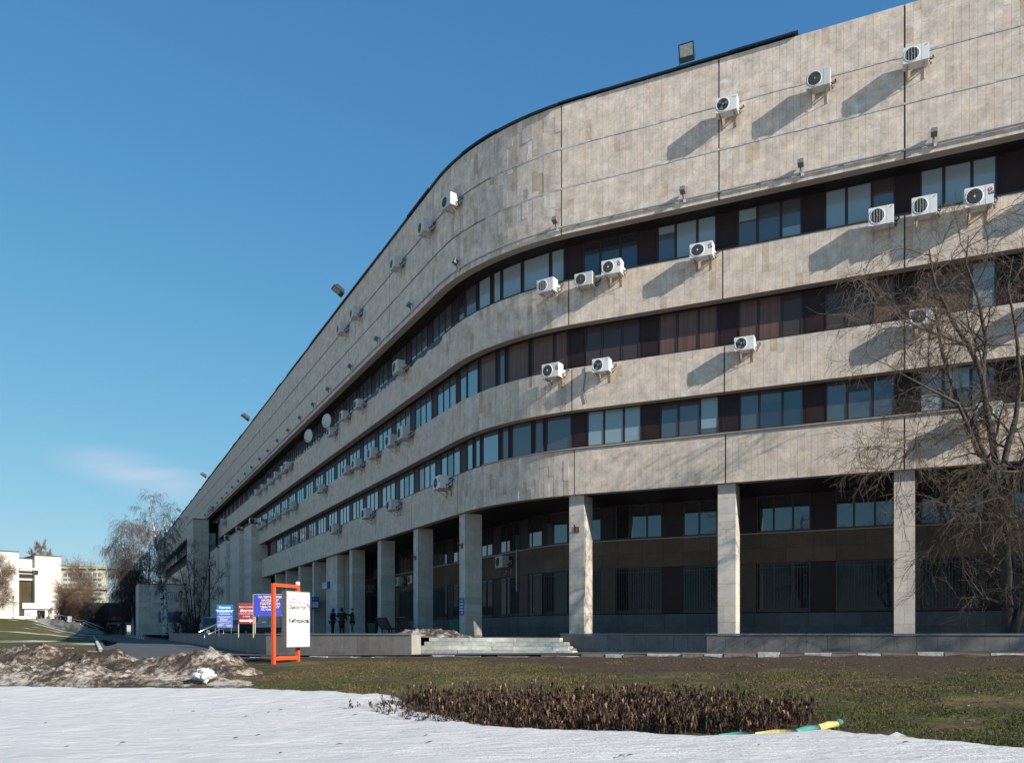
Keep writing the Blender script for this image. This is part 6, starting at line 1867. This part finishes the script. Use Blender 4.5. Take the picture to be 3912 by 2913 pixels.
def birch_bark():
    m = bpy.data.materials.new('birch_bark'); m.use_nodes = True; nt = m.node_tree; b = nt.nodes['Principled BSDF']
    g = nt.nodes.new('ShaderNodeNewGeometry'); mp_ = nt.nodes.new('ShaderNodeMapping'); mp_.inputs['Scale'].default_value = (2.5, 2.5, 5)
    n = nt.nodes.new('ShaderNodeTexNoise'); n.inputs['Scale'].default_value = 1.; n.inputs['Detail'].default_value = 5
    r = nt.nodes.new('ShaderNodeValToRGB'); r.color_ramp.elements[0].position = .42; r.color_ramp.elements[0].color = (.03, .026, .024, 1); r.color_ramp.elements[1].position = .52; r.color_ramp.elements[1].color = (.50, .48, .45, 1)
    nt.links.new(g.outputs['Position'], mp_.inputs[0]); nt.links.new(mp_.outputs[0], n.inputs['Vector']); nt.links.new(n.outputs['Fac'], r.inputs['Fac']); nt.links.new(r.outputs[0], b.inputs['Base Color']); b.inputs['Roughness'].default_value = .8
    return m
M['birch_bark'] = birch_bark()
M['twig_pink'] = mat('pinkish_twig', (.13, .09, .08), .85, var=.2, vscale=1)
tg = 'bare trees along the road'
birch('tall twin-stemmed white birch in front of the low stone block', 632, 104, 1905, 41, lean=(-1.2, 0), multi=2, spread=.75, dens=.95, cr=.35, rs_=1.2, group=tg)
birch('pinkish weeping birch with its crown against the sky left of the tall one', 512, 138, 2010, 42, spread=1.35, dens=1.25, cr=.25, lean=(-2, 0), twig='twig_pink', group=tg)

birch('lean birch behind the wide dark tree', 566, 150, 2020, 43, spread=1.1, dens=1.0, cr=.35, twig='twig_pink', group=tg)
birch('wide dark bare tree left of the low stone block', 520, 126, 2095, 44, spread=1.4, dens=1.1, cr=.2, lean=(-1, 0), bark='bark', twig='twig_dark', multi=2, group=tg, cat='tree')
birch('dark drooping tree overhanging the underpass', 470, 150, 2170, 45, spread=1.5, dens=1., cr=.3, bark='bark', twig='twig_dark', multi=2, group=tg, cat='tree')
birch('many-stemmed dark tree in front of the stone tower', 749, 88, 2060, 46, spread=.85, dens=.5, cr=.2, bark='twig_dark', twig='twig_dark', multi=5, droop=-.25, rs_=.6, group=tg, cat='tree')
birch('low dark bush at the foot of the tower beside the parked car', 735, 84, 2345, 47, spread=1.5, dens=.7, cr=.05, bark='twig_dark', twig='twig_dark', multi=6, droop=-.1, rs_=.5, group=tg, cat='bush')
birch('low dark bush between the twin birch and the lamp post', 690, 92, 2360, 48, spread=1.4, dens=.6, cr=.05, bark='twig_dark', twig='twig_dark', multi=5, droop=-.1, rs_=.5, group=tg, cat='bush')
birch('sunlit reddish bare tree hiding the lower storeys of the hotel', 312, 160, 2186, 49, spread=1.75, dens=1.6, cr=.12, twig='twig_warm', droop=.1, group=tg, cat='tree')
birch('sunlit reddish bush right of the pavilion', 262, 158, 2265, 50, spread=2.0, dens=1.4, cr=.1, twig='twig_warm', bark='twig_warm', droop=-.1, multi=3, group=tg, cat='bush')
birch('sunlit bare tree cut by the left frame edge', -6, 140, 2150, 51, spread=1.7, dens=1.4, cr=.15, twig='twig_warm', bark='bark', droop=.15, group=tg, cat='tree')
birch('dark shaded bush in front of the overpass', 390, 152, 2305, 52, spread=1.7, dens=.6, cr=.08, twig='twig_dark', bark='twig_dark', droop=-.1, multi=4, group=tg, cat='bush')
birch('dark shaded bush nearer the road below the overpass', 345, 156, 2320, 57, spread=1.8, dens=.6, cr=.08, twig='twig_dark', bark='twig_dark', droop=-.1, multi=4, group=tg, cat='bush')
for i, (u, v) in enumerate(((132, 2100), (158, 2086), (174, 2102))):
    birch('poplar crown above the white building, %s of three from the left' % ORD[i], u, 300, v, 53 + i, spread=.45, dens=1.4, cr=.2, twig='twig_warm', bark='twig_warm', droop=-1., group='poplars', cat='poplar tree', rs_=1., z=2.)
# ------------------------------------------------------------------ far left: white building, hotel, pavilion, stairs, overpass
def pxb(u, v, Y): return ((u - 1956.) / 3150. * Y, (2418. - v) / 3150. * Y)
YW = 185.
KS = {}
def ub(t, name, u0, u1, v0, v1, Y, dep, mt, parent=None):
    """box of a far building from its outline; K turns the front, Y is its depth at the picture column U of the building"""
    K, U, Yc = KS[t.name]
    c = (U - 1956.) / 3150. * Yc
    def P_(u): k = (u - 1956.) / 3150.; y = (Yc - K * c) / (1 - K * k); return Vector((k * y, y))
    a, b = P_(u0), P_(u1); m = (a + b) / 2; rz = math.atan(K); W = (b - a).length
    z1 = (2418. - v0) / 3150. * m.y; z0 = (2418. - v1) / 3150. * m.y
    off = Y - Yc + dep / 2
    mb = MB(); mb.box((m.x - math.sin(rz) * off, m.y + math.cos(rz) * off, (z0 + z1) / 2), (W, dep, z1 - z0), rz); return mb.build(name, mt, parent or t)
t = thing('white_building', 'big sunlit white stone-clad building with a tall bronze window at far left', 'building'); KS[t.name] = (.95, 100, YW)
ub(t, 'wall', -130, 64, 2104, 2420, YW - 2, 26, M['whitewall']); ub(t, 'wall', 127.5, 228, 2124, 2420, YW - 1.2, 24, M['whitewall']); ub(t, 'wall', 228.1, 236, 2152, 2420, YW + 1, 20, M['whitewall'])
ub(t, 'wall', 64.1, 127.4, 2132, 2215, YW + .4, 20, M['whitewall']); ub(t, 'wall', 64.1, 127.4, 2352, 2420, YW + .4, 20, M['whitewall'])
ub(t, 'roof_edge', -130, 64.5, 2102, 2104.4, YW - 2.2, 26, M['roofm']); ub(t, 'roof_edge', 127, 228.5, 2121.6, 2124, YW - 1.4, 24, M['roofm']); ub(t, 'roof_edge', 64.6, 127, 2129.6, 2132, YW + .2, 20, M['roofm'])
ub(t, 'canopy', 64.2, 142, 2171, 2179, YW - 3.2, 1.1, M['whitewall'])
ub(t, 'louvre', 64.2, 127.3, 2179, 2187, YW + .3, .2, M['dark'])
win = ub(t, 'tall_window', 64.2, 127.3, 2215, 2352, YW + 1.0, .5, M['black'])
cols_ = [64.6 + 12.5 * i for i in range(6)]; rows_ = [2216, 2242, 2262, 2280, 2304, 2328, 2351]
wg = random.Random(8)
for a, b in zip(cols_[:-1], cols_[1:]):
    for c, d_ in zip(rows_[:-1], rows_[1:]):
        o = ub(t, 'pane', a + .5, b - .5, c + .5, d_ - .5, YW + .95, .04, M['oldglass'], win)
t = thing('pale_hotel', 'pale greenish panel hotel rising behind the white building', 'building')
YH = 340.; KS[t.name] = (.6, 320, YH)
ub(t, 'wall', 180, 412, 2160, 2420, YH, 24, M['hotel']); ub(t, 'roof_edge', 180, 413, 2156.5, 2160, YH - .5, 25, M['hotel'])
for i in range(6): ub(t, 'long_vent', 224 + 37.2 * i, 256 + 37.2 * i, 2170, 2177, YH - .15, .3, M['dark'])
for j, v in enumerate((2187, 2208, 2228, 2262, 2280, 2300)):
    for i in range(8):
        u = 242.5 + 18.8 * i
        w_ = ub(t, 'window', u, u + 13.5, v, v + (13 if j == 0 else 9), YH - .2, .4, M['hwin'])
        for q in (4.3, 9): ub(t, 'mullion', u + q - .4, u + q + .4, v, v + (13 if j == 0 else 9), YH - .3, .3, M['hotel'], w_)
ub(t, 'ledge', 236, 408, 2249, 2252, YH - .8, .8, M['dark'])
# pavilion
YP = 150.
t = thing('flower_kiosk', 'white flat-roofed kiosk with a dark doorway and tulips painted on its side', 'kiosk'); KS[t.name] = (.5, 150, YP)
ub(t, 'wall', 94, 140.5, 2324, 2368, YP, 4, M['signwhite']); ub(t, 'wall', 172, 205, 2324, 2368, YP, 4, M['signwhite']); ub(t, 'lintel', 140.6, 171.9, 2324, 2330, YP, 4, M['signwhite'])
ub(t, 'fascia', 87, 207, 2304, 2324, YP - .5, 5, M['signwhite']); ub(t, 'roof', 87.5, 206.5, 2302, 2304, YP - .4, 4.8, M['alu'])
ub(t, 'doorway', 140.6, 171.9, 2330, 2360, YP + 1.5, .1, M['oldglass']); ub(t, 'base', 94, 205, 2360, 2369, YP - .1, 3, M['concrete'])
for u in (104.5, 110.5):
    for v in (2337, 2346): ub(t, 'window', u, u + 3, v, v + 7, YP - .06, .1, M['dark'])
mb = MB(); r_ = random.Random(2)
x0, z0 = pxb(194, 2357, YP)
mb.lathe((x0, YP - .12, z0 - .1), [(.25, 0), (.32, .7), (.001, .7)], 8, mi=2)
for i in range(9):
    a = r_.uniform(-.6, .6); l = r_.uniform(.7, 1.4); tip = (x0 + a, YP - .12, z0 + .6 + l); mb.tube([(x0 + a * .3, YP - .12, z0 + .5), tip], .03, 4, 1); mb.lathe(tip, [(.03, -.05), (.09, .03), (.07, .15), (.001, .18)], 6, mi=0)
mb.build('tulip_picture', [M['redtxt'], M['green'], M['pvy']], t)
person('person in black standing in the kiosk doorway', pxb(159, 2366, YP)[0], YP - .7, gz(pxb(159, 2366, YP)[0], YP - .7) + .1, R(20), 1.7, 'cloth_k', 'cloth_k', None)
# far stairs with a side wall and railings
t = thing('far_stairs', 'distant stairs with a grey side wall going down to the road', 'stairs')
YS = 142.
pts_ = [pxb(150, 2362, YS), pxb(205, 2361, YS), pxb(402, 2412, YS), pxb(402, 2440, YS), pxb(150, 2440, YS)]
mb = MB(); f0 = [(x, YS - .6, z) for x, z in pts_]; f1 = [(x, YS - .25, z) for x, z in pts_]
mb.grid(f0 + f1, [(4, 3, 2, 1, 0), (5, 6, 7, 8, 9)] + [(i, (i + 1) % 5, (i + 1) % 5 + 5, i + 5) for i in range(5)]); mb.build('side_wall', M['concrete'], t)
for i in range(16):
    xa, za = pxb(214, 2366, YS); xb, zb = pxb(402, 2424, YS); f = i / 16
    mb = MB(); mb.box((xa + (xb - xa) * (f + .5 / 16), YS + 1.3, za + (zb - za) * f - .5), ((xb - xa) / 16 + .02, 3., 1.)); mb.build('step', M['concrete'], t)
t2 = thing('stair_railing', 'pale metal railing along the distant stairs', 'railing')
for nm, l in (('top_rail', [(210, 2345), (240, 2349), (300, 2368), (326, 2369), (400, 2398)]), ('lower_rail', [(280, 2370), (303, 2380), (333, 2381), (380, 2402)])):
    mb = MB(); mb.tube([(pxb(u, v, YS)[0], YS - .3, pxb(u, v, YS)[1]) for u, v in l], .05, 5); mb.build(nm, M['steel'], t2)
for u, v, w in ((222, 2346, 2362), (235, 2348, 2368), (272, 2359, 2380), (310, 2369, 2388), (336, 2373, 2397), (372, 2387, 2408)):
    mb = MB(); x, z1 = pxb(u, v, YS); z0 = pxb(u, w, YS)[1]; mb.tube([(x, YS - .3, z0 - .3), (x, YS - .3, z1)], .035, 5); mb.build('post', M['steel'], t2)
t = thing('white_bollard', 'short white pillar beside the distant stairs', 'pillar'); KS[t.name] = (0., 274, YS)
ub(t, 'shaft', 269, 279, 2353, 2374, YS - .9, .5, M['signwhite'])
# overpass at the end of the road
t = thing('brick_overpass', 'dark brick-faced overpass with a rusty fascia above the underpass', 'overpass')
YO = 190.; KS[t.name] = (0.25, 420, YO)
ub(t, 'upper_wall', 300, 540, 2301, 2352, YO, 14, M['overpass']); ub(t, 'fascia', 205, 480, 2353.5, 2368, YO - 1.2, 16, M['rust']); ub(t, 'deck_slab', 320, 540, 2375, 2384, YO - .5, 15, M['concrete'])
ub(t, 'soffit_wall', 205, 540, 2368.2, 2374.8, YO + .5, 13, M['dark']); ub(t, 'side_wall', 205, 404, 2384.2, 2432, YO + .2, 14, M['dark'])
for u in (448, 468, 500, 521): ub(t, 'pier', u, u + 13, 2384.2, 2432, YO + (0 if u > 460 else 2), 1., M['concrete'])
ub(t, 'wall', 535, 620, 2384.2, 2432, YO, 14, M['overpass']); ub(t, 'back_wall', 470, 535, 2384.2, 2432, YO + 10, 1, M['dark'])
for i in range(10): ub(t, 'upright_fin', 318 + 22 * i, 320 + 22 * i, 2303, 2351, YO - .12, .2, M['black'])
# paving of the far plaza
rows = []
for i in range(8):
    y = 120 + i * 7; rows.append([(-130 + 5.2 * k - (y - 120) * .28, y) for k in range(8)])
sheet('far_path', rows, M['asphalt'], .12)
